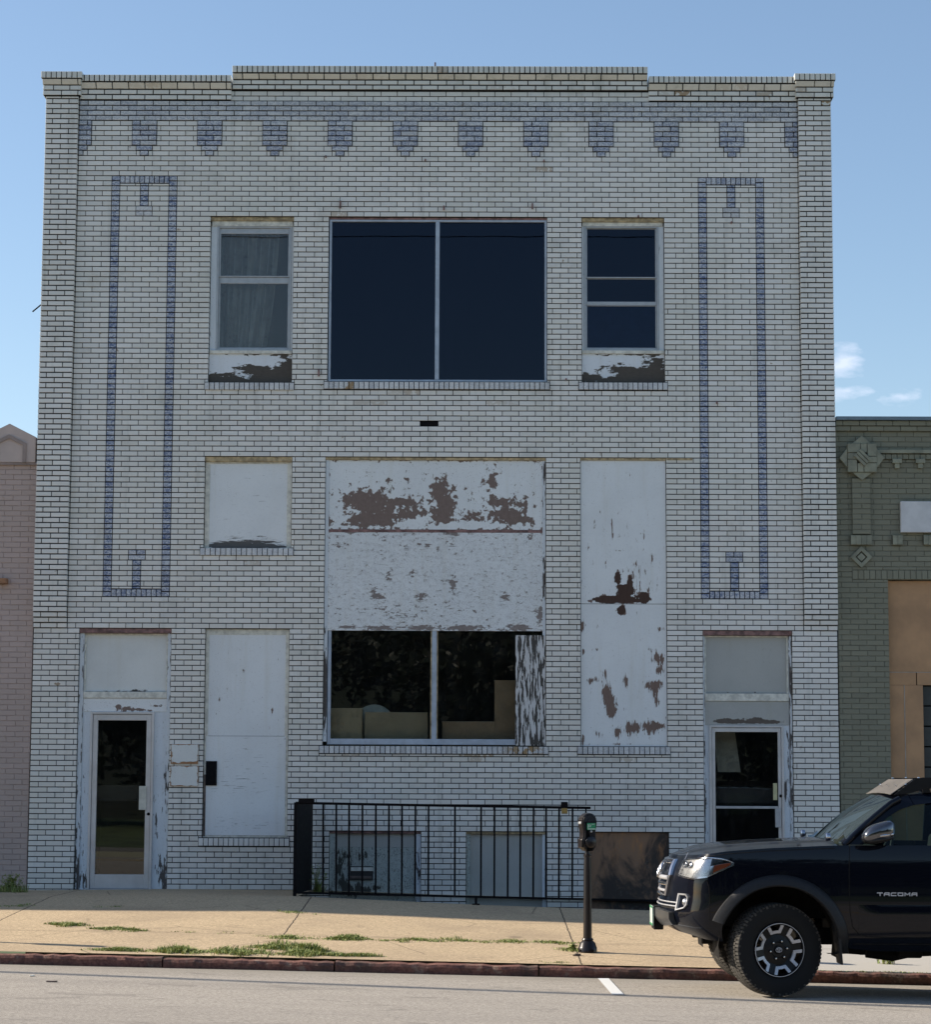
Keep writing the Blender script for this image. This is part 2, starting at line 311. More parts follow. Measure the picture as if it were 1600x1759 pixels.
# ================================================================== brickwork
BP, CP, Z0 = .2164, .06809, 10.779        # brick pitch, course pitch, datum (top of the blue frieze)
def sub_rect(r, holes):
    out = [r]
    for h in holes:
        nx = []
        for a in out:
            if h[0] >= a[1] or h[1] <= a[0] or h[2] >= a[3] or h[3] <= a[2]: nx.append(a); continue
            z0, z1 = max(a[2], h[2]), min(a[3], h[3])
            if a[2] < h[2]: nx.append((a[0], a[1], a[2], h[2]))
            if a[3] > h[3]: nx.append((a[0], a[1], h[3], a[3]))
            if a[0] < h[0]: nx.append((a[0], h[0], z0, z1))
            if a[1] > h[1]: nx.append((h[1], a[1], z0, z1))
        out = [q for q in nx if q[1]-q[0] > .022 and q[3]-q[2] > .018]
    return out
class Bricks:
    def __init__(s): s.mb = MB(); s.r = []; s.b = []; s.d = []; s.dmg = []; s.rs = random.Random(3); s.js = 1.0
    def brick(s, x0, x1, z0, z1, yf, depth, blue, j=.0056, slope=0.0):
        c = .0025; j *= s.js*(1+.35*min(1, blue*1.3)); x0 += j*.72; x1 -= j*.72; z0 += j*.95; z1 -= j*.95; rs = s.rs
        dy = rs.uniform(-.0012, .0012); t = rs.uniform(-.0011, .0011); u = rs.uniform(-.0009, .0009)
        yb = yf+depth; y = yf+dy
        P = [(x0+c, y+t+u, z0+c), (x1-c, y-t+u, z0+c), (x1-c, y-t-u-slope, z1-c), (x0+c, y+t-u-slope, z1-c),
             (x0, y+c+.001, z0), (x1, y+c+.001, z0), (x1, y+c-slope+.001, z1), (x0, y+c-slope+.001, z1), (x0, yb, z0), (x1, yb, z0), (x1, yb, z1), (x0, yb, z1)]
        fs = [(0, 1, 2, 3), (4, 5, 1, 0), (5, 6, 2, 1), (6, 7, 3, 2), (7, 4, 0, 3), (8, 9, 5, 4), (9, 10, 6, 5), (10, 11, 7, 6), (11, 8, 4, 7)]
        s.mb.add(P, fs); q = rs.random(); cx, cz = (x0+x1)/2, (z0+z1)/2
        dm = max([a*max(0, 1-math.hypot((cx-px)/rx, (cz-pz)/rz)) for px, pz, rx, rz, a in s.dmg] or [0])
        s.r += [q]*9; s.b += [blue]*9; s.d += [dm]*9
    def bond(s, x0, x1, z0, z1, yf=0.0, depth=.12, blue=0.0, holes=(), xo=-4.415, zo=Z0, bw=BP, bh=CP, stack=False, slope=0.0):
        k0 = math.floor((z0-zo)/bh+1e-6); k1 = math.ceil((z1-zo)/bh-1e-6)
        for k in range(k0, k1):
            a, b = max(z0, zo+k*bh), min(z1, zo+(k+1)*bh)
            if b-a < .014: continue
            off = 0 if stack else (bw/2 if k % 2 else 0); jit = 0 if stack else s.rs.uniform(-.005, .005)
            H = [h for h in holes if min(h[3], b)-max(h[2], a) > .012]
            jobs = [(x0, x1, a, b, H)]
            for h in H:
                for c, d in ((a, h[2]), (h[3], b)):
                    if d-c > .014: jobs.append((max(x0, h[0]), min(x1, h[1]), c, d, [q for q in holes if min(q[3], d)-max(q[2], c) > .008]))
            for xa, xb, za, zb, HH in jobs:
                iv = [(xa, xb)]
                for h in HH: iv = [q for c, d in iv for q in ((c, min(d, h[0])), (max(c, h[1]), d)) if q[1]-q[0] > .012]
                for c, d in iv:
                    i0 = math.ceil((c+.04-xo-off-jit)/bw); js = [c]
                    while xo+off+jit+i0*bw < d-.04: js.append(xo+off+jit+i0*bw); i0 += 1
                    js.append(d)
                    for e, g in zip(js, js[1:]): s.brick(e, g, za, zb, yf, depth, blue, slope=slope)
    def rowlock(s, x0, x1, z0, z1, yf, depth=.12, blue=0.0, step=.066, slope=0.0):
        n = max(1, round((x1-x0)/step)); w = (x1-x0)/n
        for i in range(n): s.brick(x0+i*w, x0+(i+1)*w, z0, z1, yf, depth, blue*(1 if blue < .9 else s.rs.uniform(.75, 1)), slope=slope)
    def build(s, name, mat, parent):
        s.mb.a = {'rnd': ('FACE', s.r), 'blue': ('FACE', s.b), 'damage': ('FACE', s.d)}
        return s.mb.build(name, mat, parent)
def core_sheet(mb, X0, X1, Zb, Zt, holes, y0, y1, inset=.005):
    """the wall body behind the bricks: front and back skin with real openings and their reveals"""
    H = [(a-inset, b+inset, c-inset, d+inset) for a, b, c, d in holes]
    xs = sorted({X0, X1, *[h[0] for h in H], *[h[1] for h in H]}); zs = sorted({Zb, Zt, *[h[2] for h in H], *[h[3] for h in H]})
    xs = [x for x in xs if X0 <= x <= X1]; zs = [z for z in zs if Zb <= z <= Zt]
    hole = lambda x, z: any(h[0] < x < h[1] and h[2] < z < h[3] for h in H)
    for a, b in zip(xs, xs[1:]):
        for c, d in zip(zs, zs[1:]):
            if hole((a+b)/2, (c+d)/2): continue
            mb.add([(a, y0, c), (b, y0, c), (b, y0, d), (a, y0, d)], [(0, 1, 2, 3)])
            mb.add([(a, y1, c), (b, y1, c), (b, y1, d), (a, y1, d)], [(3, 2, 1, 0)])
    for a, b, c, d in H:
        mb.add([(a, y0, c), (a, y1, c), (a, y1, d), (a, y0, d)], [(0, 1, 2, 3)]); mb.add([(b, y0, c), (b, y1, c), (b, y1, d), (b, y0, d)], [(3, 2, 1, 0)])
        mb.add([(a, y0, d), (b, y0, d), (b, y1, d), (a, y1, d)], [(0, 1, 2, 3)]); mb.add([(a, y0, c), (b, y0, c), (b, y1, c), (a, y1, c)], [(3, 2, 1, 0)])
# ================================================================== the white brick building
BLD = tag(empty('brick_building'), 'two-storey white glazed brick building with blue mottled brick trim and boarded windows', 'building')
XL, XR, XPL, XPR = -5.72, 4.68, -5.285, 4.245
snap = lambda z: Z0+round((z-Z0)/CP)*CP
def op(px0, py0, px1, py1):                     # opening, its head on a course line
    a, b, c, d = RC(px0, py0, px1, py1); return (a, b, c, snap(d))
O = dict(UL=op(360, 371, 503, 657), UC=op(564, 371, 940, 656), UR=op(1000, 371, 1142, 657), VENT=op(722, 723, 753, 733),
         ML=op(351, 786, 501, 941), MC=op(557, 787, 938, 1281), MR=op(998, 788, 1146, 1282), DL=op(131, 1083, 290, 1560), BL=op(350, 1083, 495, 1439),
         DR=op(1210, 1087, 1364, 1560), B1=op(565, 1423, 723, 1600), B2=op(801, 1424, 940, 1600), B3=op(1012, 1426, 1150, 1600), SG=op(293, 1277, 341, 1350))
for k in ('DL',): O[k] = (O[k][0], O[k][1], .41, O[k][3])
O['DR'] = (O['DR'][0], O['DR'][1], .27, O['DR'][3])
for k in ('B1', 'B2', 'B3'): O[k] = (O[k][0], O[k][1], .12, O[k][3])
v = O['VENT']; O['VENT'] = (v[0], v[1], v[3]-CP, v[3])
del O['SG']
SILL = {k: (O[k][0]-.045, O[k][1]+.035, O[k][2]-.105, O[k][2]) for k in ('UL', 'UC', 'UR', 'ML', 'MC', 'MR', 'BL')}
W = Bricks(); ZT = Z0+2*CP
for px, py, rx, rz, a in ((585, 366, 5, 22, .8), (763, 366, 4, 16, .7), (915, 366, 5, 20, .8), (560, 280, 5, 18, .8), (935, 288, 4, 16, .7), (640, 692, 90, 7, .5), (860, 692, 70, 7, .5), (430, 680, 60, 6, .5), (1070, 682, 60, 6, .5), (430, 966, 70, 8, .5), (1075, 1306, 70, 9, .5), (860, 150, 90, 8, .55), (640, 132, 70, 8, .5), (1260, 150, 70, 8, .6), (260, 148, 90, 8, .5), (110, 150, 30, 12, .5), (760, 130, 12, 25, .9), (560, 272, 9, 6, .8), (730, 277, 9, 6, .8), (905, 290, 6, 4, .7), (760, 148, 60, 8, .6), (1170, 160, 50, 12, .8), (1320, 163, 40, 9, .6), (960, 148, 25, 8, .6),
                          (900, 1290, 60, 14, .9), (600, 1300, 40, 8, .7), (820, 1300, 60, 8, .9), (650, 1300, 30, 8, .6), (700, 678, 50, 9, .8), (600, 662, 18, 8, .9), (1420, 180, 10, 10, .9), (1380, 160, 30, 20, .6)):
    X, Z = F(px, py); W.dmg.append((X, Z, rx*.0078, rz*.0078, a*1.2))
holes = list(O.values())+list(SILL.values())
blue_rects = []
def blue(x0, x1, z0, z1, mode='bond', yf=-.004, b=1.0):
    blue_rects.append((x0, x1, z0, z1))
    if mode == 'bond': W.bond(x0, x1, z0, z1, yf, .12, b, xo=x0 if x1-x0 < 1 else -4.415)
    elif mode == 'head': W.bond(x0, x1, z0, z1, yf, .12, b, xo=x0, bw=x1-x0, stack=True)
    else: W.rowlock(x0, x1, z0, z1, yf, .12, b)
blue(XPL, XPR, Z0-4*CP, Z0, yf=-.012, b=.62)
for k in range(-1, 11):
    c = -4.415+k*.8655; zt = Z0-4*CP; yf = -.022
    lo, hi = XPL, XPR
    for w, n0, n1 in ((.1623, 0, 5), (.108, 5, 6), (.055, 6, 7)):
        blue(max(lo, c-w), min(hi, c+w), zt-n1*CP, zt-n0*CP, yf=yf+(.006 if n0 else 0), b=.85)
for c in (-4.402, 3.358):
    h = .4327; zt, zb = Z0-15*CP, snap(4.166); hw = .108
    blue(c-h, c-h+hw, zb, zt, 'head'); blue(c+h-hw, c+h, zb, zt, 'head')
    blue(c-h+hw, c+h-hw, zt-.102, zt, 'row'); blue(c-h+hw, c+h-hw, zb, zb+.102, 'row')
    blue(c-.054, c+.054, zt-6*CP, zt-.102, 'head'); blue(c-.108, c+.108, zt-8*CP, zt-6*CP, 'bond', b=.45)
    blue(c-.054, c+.054, zb+.102, zb+7*CP, 'head'); blue(c-.11, c+.11, zb+7*CP, zb+9*CP, 'bond', b=.8)
ZL = snap(3.766)
W.bond(XPL, XPR, ZL, ZT, holes=holes+blue_rects); W.bond(XL, XR, -.75, ZL, holes=holes+blue_rects)
for k, s_ in SILL.items(): W.rowlock(s_[0], s_[1], s_[2], s_[3], -.028, .16, {'BL': .05}.get(k, .38), slope=-.004)
wall_mb = MB(); core_sheet(wall_mb, XL, XR, -.8, ZT, list(O.values()), .010, .30)
wall_mb.box(XPL, -3.25, .006, .3, ZT, 10.99); wall_mb.box(2.262, XPR, .006, .3, ZT, 10.99); wall_mb.box(-3.25, 2.262, .006, .3, ZT, 11.12)
wall = W.build('brick_facade', MT['brick'], BLD)
wall_mb.build('mortar_core', MT['mortar'], wall)
# parapet, stepped up in the middle
Pm = Bricks(); Pm.js = 1.6; core = MB(); Pm.dmg = W.dmg
def parapet(x0, x1, zc, zm, zr, zt, yb=-.03):
    Pm.bond(x0, x1, zc, zm, yb, .3, holes=(), zo=zc, bh=(zm-zc)/2)
    Pm.bond(x0, x1, zm, zr, yb-.012, .3, zo=zm, bh=zr-zm, slope=.045)
    Pm.rowlock(x0, x1, zr, zt, yb-.065, .40, step=.068)
    core.box(x0+.012, x1-.012, yb+.012, .29, zc, zt-.012); core.box(x0+.010, x1-.010, yb-.056, yb+.0115, zr+.004, zt-.007)
parapet(XPL, -3.262, Z0+.004, 10.925, 11.01, 11.112)
parapet(-3.258, 2.265, 10.925, 11.06, 11.135, 11.24, -.034)
parapet(2.269, XPR, Z0+.004, 10.925, 11.01, 11.112)
Pm.build('parapet', MT['brick'], BLD); par = sc.objects[-1] if False else None
core.build('parapet_core', MT['mortar'], BLD)
for x0, x1 in ((XL-.005, XPL), (XPR, XR+.005)):
    Q = Bricks(); Q.dmg = W.dmg; Q.js = 1.35; q = MB()
    zt = 10.815; Q.bond(x0, x1, ZL+3*CP, zt, -.085, .2, xo=x0-.01)
    for i in range(3): Q.bond(x0, x1, ZL+i*CP, ZL+(i+1)*CP, -.022-.022*i, .1, xo=x0-.01)
    Q.bond(x0-.035, x1+.035, zt, 10.955, -.115, .3, xo=x0, zo=zt, bh=(10.955-zt)/2)
    Q.bond(x0-.04, x1+.04, 10.955, 11.03, -.125, .3, xo=x0, zo=10.955, bh=.075, slope=.04)
    Q.rowlock(x0-.055, x1+.055, 11.03, 11.13, -.175, .48)
    q.box(x0+.013, x1-.013, -.076, .29, ZL+3*CP, zt); q.box(x0-.02, x1+.02, -.105, .28, zt+.002, 11.033)
    q.box(x0-.046, x1+.046, -.166, .27, 11.034, 11.1225)
    p_ = Q.build('corner_pier', MT['brick'], BLD); q.build('pier_core', MT['mortar'], p_)
# body, roof, floors inside
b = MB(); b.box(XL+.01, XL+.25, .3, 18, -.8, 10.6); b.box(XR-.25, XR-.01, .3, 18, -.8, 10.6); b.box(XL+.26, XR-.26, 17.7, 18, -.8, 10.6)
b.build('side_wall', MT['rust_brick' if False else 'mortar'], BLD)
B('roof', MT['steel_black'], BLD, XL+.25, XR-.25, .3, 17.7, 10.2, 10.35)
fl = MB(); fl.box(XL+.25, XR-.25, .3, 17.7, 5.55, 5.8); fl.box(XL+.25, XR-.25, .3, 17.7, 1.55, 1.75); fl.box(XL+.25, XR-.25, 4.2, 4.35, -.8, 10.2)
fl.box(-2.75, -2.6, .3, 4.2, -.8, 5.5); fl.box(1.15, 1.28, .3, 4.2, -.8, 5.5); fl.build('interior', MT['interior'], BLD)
# ------------------------------------------------------------------ boards with flaking paint
def field(blobs, X, Z):
    a = 0
    for cx, cz, rx, rz, amp in blobs:
        d = ((X-cx)/rx)**2+((Z-cz)/rz)**2
        if d < 6: a += amp*math.exp(-d)
    return min(a, 1.2)
def board(name, mat, parent, rect, y, th=.015, blobs=(), dark=(), step=.022, edge=.0, bulge=0.0):
    x0, x1, z0, z1 = rect; nx, nz = max(2, int((x1-x0)/step)), max(2, int((z1-z0)/step)); S = .00758
    bl = [(*F(px, py), rx*S, rz*S, a) for px, py, rx, rz, a in blobs]; dk = [(*F(px, py), rx*S, rz*S, a) for px, py, rx, rz, a in dark]
    mb = MB(); rows = []; A = []; Dk = []
    for j in range(nz+1):
        Z = z0+(z1-z0)*j/nz; row = []
        for i in range(nx+1):
            X = x0+(x1-x0)*i/nx
            row.append((X, y-bulge*math.sin(math.pi*i/nx)*math.sin(math.pi*j/nz), Z))
            e = math.exp(-min(X-x0, x1-X, Z-z0, z1-Z)/.02)*edge if edge else 0
            A.append(field(bl, X, Z)+e); Dk.append(field(dk, X, Z))
        rows.append(row)
    mb.grid(rows); n = len(mb.v)
    mb.add([(x0, y, z0), (x1, y, z0), (x1, y, z1), (x0, y, z1), (x0, y+th, z0), (x1, y+th, z0), (x1, y+th, z1), (x0, y+th, z1)],
           [(0, 4, 5, 1), (1, 5, 6, 2), (2, 6, 7, 3), (3, 7, 4, 0), (4, 7, 6, 5)])
    A += [0]*8; Dk += [0]*8
    mb.a = {'peel': ('POINT', A), 'dark': ('POINT', Dk)}
    return mb.build(name, mat, parent)
def frame_bars(name, mat, parent, rect, y0, y1, w, wt=None, wb=None, bv=.004):
    x0, x1, z0, z1 = rect; wt = w if wt is None else wt; wb = w if wb is None else wb; mb = MB()
    mb.box(x0, x0+w, y0, y1, z0, z1, bv); mb.box(x1-w, x1, y0, y1, z0, z1, bv)
    if wt: mb.box(x0+w, x1-w, y0+.001, y1, z1-wt, z1, bv)
    if wb: mb.box(x0+w, x1-w, y0+.001, y1, z0, z0+wb, bv)
    return mb.build(name, mat, parent)
def pane(parent, rect, y, mat='glass', name='pane'):
    x0, x1, z0, z1 = rect; return MB().box(x0, x1, y, y+.006, z0, z1).build(name, MT[mat], parent)
# ---- upper left and upper right sash windows
for key, (px0, py0, px1, py1) in (('UL', (371, 387, 500, 601)), ('UR', (1004, 387, 1133, 601))):
    o = O[key]; w = tag(empty('window', (0, 0, 0), BLD), 'sash window with plastic sheet hanging inside' if key == 'UL' else 'three-light sash window over a peeling apron')
    r = RC(px0, py0, px1, py1)
    B('lintel', MT['lintel_tan'], w, o[0], o[1], .03, .14, o[3]-.05, o[3]-.002)
    B('head_casing', MT['frame_cream'], w, o[0]+.012, o[1]-.012, .055, .16, r[3], o[3]-.052)
    board('jamb_casing', MT['peel_frame'], w, (o[0]+.004, r[0], r[2]-.02, r[3]), .07, .08, step=.02)
    board('jamb_casing', MT['peel_frame'], w, (r[1], o[1]-.004, r[2]-.02, r[3]), .07, .08, step=.02)
    frame_bars('outer_frame', MT['alu'], w, r, .062, .13, .026, .022, .03)
    g = (r[0]+.026, r[1]-.026, r[2]+.03, r[3]-.022)
    _, zb1 = F(435, 473); _, zb2 = F(435, 485)
    if key == 'UL':
        s1 = frame_bars('upper_sash', MT['alu'], w, (g[0], g[1], zb1-.004, g[3]), .085, .115, .022, .075, .016); pane(s1, (g[0]+.02, g[1]-.02, zb1, g[3]-.07), .098, 'glass_dusty')
        s2 = frame_bars('lower_sash', MT['alu'], w, (g[0], g[1], g[2], zb1-.006), .10, .13, .022, .085, .02); pane(s2, (g[0]+.02, g[1]-.02, g[2]+.016, zb1-.09), .113, 'glass_dusty')
    else:
        _, zc1 = F(1066, 515); _, zc2 = F(1066, 522)
        s1 = frame_bars('upper_sash', MT['alu'], w, (g[0], g[1], zb1-.004, g[3]), .085, .115, .018, .012, .016); pane(s1, (g[0]+.016, g[1]-.016, zb1, g[3]-.01), .098, 'glass_dark')
        s2 = frame_bars('middle_sash', MT['alu'], w, (g[0], g[1], zc2, zb1-.006), .10, .13, .018, .01, .05); pane(s2, (g[0]+.016, g[1]-.016, zc2+.04, zb1-.014), .113, 'glass_dark')
        s3 = frame_bars('lower_sash', MT['alu'], w, (g[0], g[1], g[2], zc2-.002), .10, .13, .018, .01, .018); pane(s3, (g[0]+.016, g[1]-.016, g[2]+.014, zc2-.012), .111, 'glass_dark')
        B('inner_blind', plain('blue_grey_blind', (.45, .62, .85), .8), w, g[0]+.02, g[1]-.02, .16, .165, g[2], zc2)
    B('sill', MT['frame_cream'], w, o[0]+.006, o[1]-.006, .035, .16, r[2]-.045, r[2]-.001)
    cx = (px0+px1)/2
    board('apron_board', MT['peel_apron'], w, (o[0]+.003, o[1]-.003, o[2]+.002, r[2]-.046), .06, .03, step=.015,
          blobs=((cx-45, 652, 70, 7, .7), (cx+40, 652, 40, 12, .9), (cx+60, 630, 18, 22, .9), (cx-5, 633, 30, 8, .75), (cx+25, 640, 30, 10, .7), (cx, 606, 90, 4, .5), (cx-60, 645, 25, 9, .6)))
# plastic sheet behind the upper left window
sh = MB(); rows = []
x0, x1 = O['UL'][0]+.1, O['UL'][1]-.28; z0, z1 = F(430, 598)[1], F(430, 395)[1]
for j in range(41):
    row = []; q = j/40
    for i in range(61):
        p = i/60; X = x0+(x1-x0)*p*(1-.15*q*q)+.25*p*(1-q)*.3
        fold = .035*math.sin(p*26+3.2*(1-q)*p)+.02*math.sin(p*11+q*4)+.012*math.sin(p*57+q*2); row.append((X, .27+fold+.05*q, z1+(z0-z1)*q))
    rows.append(row)
sh.grid(rows)
tag(sh.build('plastic_sheet', plain('milky_plastic', (.15, .155, .15), .3), None, smooth=60), 'milky plastic sheet hanging in folds behind the upper left sash window', 'curtain')
# ---- upper centre picture window
o = O['UC']; w = tag(empty('window', parent=BLD), 'wide dark window of two tall panes'); r = RC(565, 377, 940, 655)
B('lintel', MT['lintel_red'], w, o[0], o[1], .035, .13, r[3], o[3]-.002)
fr = frame_bars('window_frame', MT['alu_blue'], w, r, .03, .12, .030, .026, .026)
a, c = F(748, 500)[0], F(755, 500)[0]; B('mullion', MT['alu_blue'], w, a, c, .026, .12, r[2]+.026, r[3]-.026)
pane(w, (r[0]+.03, a, r[2]+.024, r[3]-.024), .07, 'glass_dark'); pane(w, (c, r[1]-.03, r[2]+.024, r[3]-.024), .072, 'glass_dark')
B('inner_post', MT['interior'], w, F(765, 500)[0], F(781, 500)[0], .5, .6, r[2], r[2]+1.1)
v = O['VENT']; B('vent_grille', MT['steel_black'], BLD, v[0]+.004, v[1]-.004, .012, .1, v[2]+.004, v[3]-.004)
# ---- middle left boarded window
o = O['ML']; w = tag(empty('boarded_window', parent=BLD), 'small square window boarded over in white')
B('lintel', MT['lintel_tan'], w, o[0], o[1], .02, .14, o[3]-.065, o[3]-.002)
r = RC(359, 796, 497, 940); frame_bars('casing', MT['frame_cream'], w, (o[0]+.003, o[1]-.003, o[2], o[3]-.066), .05, .1, r[0]-o[0], .02, 0)
board('board', MT['peel_low'], w, (r[0]+.002, o[1]-.045, o[2]+.002, o[3]-.088), .06, .02,
      blobs=((385, 934, 30, 5, .8), (440, 930, 45, 5, .65), (450, 938, 60, 3.5, .8), (400, 921, 14, 3, .45), (450, 922, 12, 2.5, .5), (410, 913, 12, 2, .35), (400, 938, 50, 3, .7)), step=.015)
# ---- middle centre boarded shop window
o = O['MC']; w = tag(empty('shop_window', parent=BLD), 'wide shop window, its upper part boarded over and its lower panes showing boxes')
B('lintel', MT['lintel_tan'], w, o[0], o[1], .02, .14, o[3]-.035, o[3]-.002)
board('edge_trim', MT['peel_frame'], w, (o[0]+.002, o[0]+.045, o[2]+.05, o[3]-.036), .035, .08, blobs=((557, 1190, 8, 80, 1.0),), step=.02)
board('edge_trim', MT['peel_frame'], w, (o[1]-.04, o[1]-.003, o[2]+.02, o[3]-.036), .035, .08, blobs=((936, 1000, 8, 60, .6), (936, 820, 6, 40, .6)), step=.02)
X0, X1 = o[0]+.046, o[1]-.042
zt, zs1, zs2, zb = o[3]-.037, F(750, 909)[1], F(750, 914)[1], F(750, 1083)[1]
up_b = ((640, 868, 40, 26, 1.0), (598, 858, 10, 14, .6), (622, 845, 14, 16, .5), (690, 862, 28, 9, .7), (640, 893, 36, 10, .9), (752, 842, 12, 26, .9), (768, 862, 22, 26, .9), (760, 885, 14, 12, .7),
        (845, 825, 11, 20, .95), (846, 858, 8, 10, .4), (872, 884, 30, 14, .95), (868, 862, 32, 9, .8), (885, 890, 18, 10, .7), (712, 868, 14, 10, .5), (815, 886, 24, 8, .7), (724, 880, 18, 5, .7), (700, 884, 24, 9, .75), (745, 898, 10, 4, .5),
        (670, 822, 8, 6, .5), (700, 820, 9, 4, .5), (810, 856, 9, 5, .55), (903, 870, 3, 30, .55), (912, 895, 8, 9, .6), (600, 901, 40, 3, .4), (780, 893, 30, 4, .5), (564, 895, 5, 10, .5), (585, 846, 5, 4, .5))
ub = board('upper_board', MT['peel_big'], w, (X0, X1, zs1, zt), .045, .03, up_b, step=.014, edge=.42)
B('joint_strip', MT['lintel_red'], w, X0, X1, .04, .08, zs2, zs1-.001)
lo_b = ((650, 1024, 12, 6, .62), (640, 1014, 7, 6, .55), (778, 1006, 5, 16, .6), (724, 1024, 9, 7, .5), (868, 1024, 8, 9, .55), (698, 938, 5, 8, .5), (722, 935, 7, 5, .4), (736, 936, 5, 4, .5), (753, 942, 5, 4, .5),
        (778, 935, 8, 5, .55), (586, 937, 10, 6, .4), (670, 988, 8, 10, .45), (707, 985, 6, 6, .5), (772, 1000, 14, 4, .4), (928, 1055, 7, 16, .7), (650, 1078, 25, 4, .7), (720, 1078, 30, 4, .75), (800, 1078, 34, 4.5, .8),
        (890, 1077, 20, 5, .8), (595, 1077, 14, 4, .6), (910, 922, 6, 5, .5), (780, 917, 14, 3, .7), (605, 915, 9, 3, .6), (660, 927, 6, 3, .4), (690, 1060, 26, 12, .28), (760, 1045, 60, 12, .16), (640, 1045, 50, 12, .16))
board('lower_board', MT['peel_fine'], w, (X0, X1+.02, zb, zs2-.002), .038, .03, lo_b, step=.014, edge=.2)
r = RC(564, 1085, 886, 1279); zf = F(720, 1269)[1]
sf = MB(); a, c = F(742, 1180)[0], F(750, 1180)[0]
sf.box(r[0]-.01, r[0]+.03, .05, .13, r[2], zb); sf.box(a, c, .045, .13, zf, zb); sf.box(r[0]+.03, r[1], .04, .13, r[2], zf, .004)
sf.build('shop_frame', MT['alu_blue'], w)
B('mullion_edge', MT['lintel_tan'], w, a-.018, a-.001, .06, .12, zf, zb); B('mullion_edge', MT['lintel_tan'], w, c+.001, c+.016, .06, .12, zf, zb)
pane(w, (r[0]+.03, a, zf-.004, zb), .09); pane(w, (c, O['MC'][1]-.04, zf-.004, zb), .092)
z = RC(886, 1091, 938, 1281); board('plywood_strip', MT['peel_zebra'], w, (z[0], z[1]-.004, z[2]+.004, z[3]), .012, .02, step=.02)
# things standing behind the lower panes
cb1 = plain('cardboard_pale', (.40, .33, .22), .8, var=.12, sc_=3); cb2 = plain('cardboard_brown', (.34, .24, .15), .8, var=.2, sc_=3)
def carton(px0, py0, px1, py1, y, mat, label, tilt=0, dep=.25):
    k = (D+y)/D; x0, z1 = F(px0, py0, y); x1, z0 = F(px1, py1, y); t = tag(empty('carton', ((x0+x1)/2, y+dep/2, 1.76)), label, 'box', 'cartons behind the shop window')
    t.rotation_euler.z = tilt; h = (x1-x0)/2; MB().box(-h, h, -dep/2, dep/2, 0, z1-1.76, .006).build('carton_body', mat, t)
    MB().box(-h-.004, h+.004, -.004, .004, z1-1.76-.01, z1-1.76+.004).build('tape_seam', MT['frame_cream'], t)
carton(560, 1216, 622, 1275, .28, cb1, 'pale carton at the left end behind the lower shop window')
carton(626, 1223, 734, 1275, .33, cb1, 'wide pale carton in front of the white disc behind the left shop pane', .06)
carton(760, 1239, 850, 1275, .30, cb2, 'low brown carton at the foot of the right shop pane')
carton(850, 1168, 900, 1275, .32, cb2, 'tall brown carton standing beside the plywood strip')
dsk = MB(); X, Z = F(643, 1245, .75); dsk.lathe([(0, .02), (.262, .02), (.27, .01), (.27, -.01), (.262, -.02), (0, -.02)], 48, Matrix.Translation((X, .75, Z)) @ Matrix.Rotation(R(90), 4, 'X'))
tag(dsk.build('round_tabletop', plain('cream_laminate', (.62, .60, .52), .5), None, smooth=40), 'round cream tabletop standing on edge behind the pale cartons', 'tabletop')
# ---- right tall board
o = O['MR']; w = tag(empty('boarded_window', parent=BLD), 'tall window boarded over, with a dark torn patch in its middle')
B('lintel', MT['lintel_tan'], w, o[0], o[1], .015, .14, o[3]-.03, o[3]-.002)
B('lintel_end', MT['lintel_tan'], w, o[1]+.004, F(1190, 790)[0], -.012, -.002, o[3]-.028, o[3]-.002)
zs = F(1072, 1037)[1]
board('upper_board', MT['peel_tall'], w, (o[0]+.004, o[1]-.004, zs+.004, o[3]-.032), .035, .02, step=.014,
      blobs=((1052, 900, 1.6, 16, .6), (1053, 922, 1.6, 14, .55), (1032, 880, 1.5, 10, .45), (1035, 866, 1.3, 8, .4), (1022, 900, 1.3, 9, .4), (1078, 903, 1.2, 12, .38), (1092, 890, 1.2, 10, .35), (1108, 920, 1.3, 14, .4), (1012, 940, 1.3, 12, .35), (1120, 960, 1.3, 16, .42), (1066, 945, 12, 1.5, .38), (1100, 985, 1.4, 18, .45), (1130, 1000, 1.3, 16, .4), (1020, 985, 1.3, 14, .38), (1042, 965, 1.3, 12, .4), (1075, 960, 50, 60, .10), (1100, 1000, 40, 30, .15)),
      dark=((1062, 992, 7, 12, .95), (1083, 1000, 5, 16, .8), (1074, 1014, 17, 13, 1.0), (1045, 1029, 28, 6.5, .9), (1070, 1030, 36, 6, .9), (1108, 1026, 10, 12, .9)))
board('lower_board', MT['peel_tall'], w, (o[0]+.004, o[1]-.004, o[2]+.003, zs-.002), .041, .02, step=.014,
      blobs=((1040, 1158, 5, 12, .75), (1043, 1188, 8, 16, .85), (1049, 1208, 9, 18, .9), (1052, 1224, 7, 10, .8), (1076, 1168, 4, 14, .8), (1118, 1115, 5, 5, .5), (1132, 1130, 13, 10, .8), (1136, 1152, 7, 8, .7), (1118, 1178, 8, 12, .75),
             (1128, 1196, 6, 16, .7), (1133, 1175, 10, 8, .7), (1020, 1168, 11, 6, .65), (1022, 1116, 9, 4, .45), (1076, 1218, 6, 4, .5), (1061, 1258, 7, 12, .85), (1082, 1252, 10, 13, .8), (1095, 1248, 8, 8, .6), (1118, 1250, 14, 12, .9), (1134, 1246, 8, 6, .7),
             (1030, 1262, 9, 7, .6), (1001, 1075, 4, 12, .8), (1002, 1120, 3, 8, .8), (1003, 1270, 5, 10, .6), (1137, 1080, 8, 5, .5), (1100, 1100, 6, 3, .35), (1072, 1278, 60, 2, .4)),
      dark=((1068, 1047, 8, 8, 1.3),))
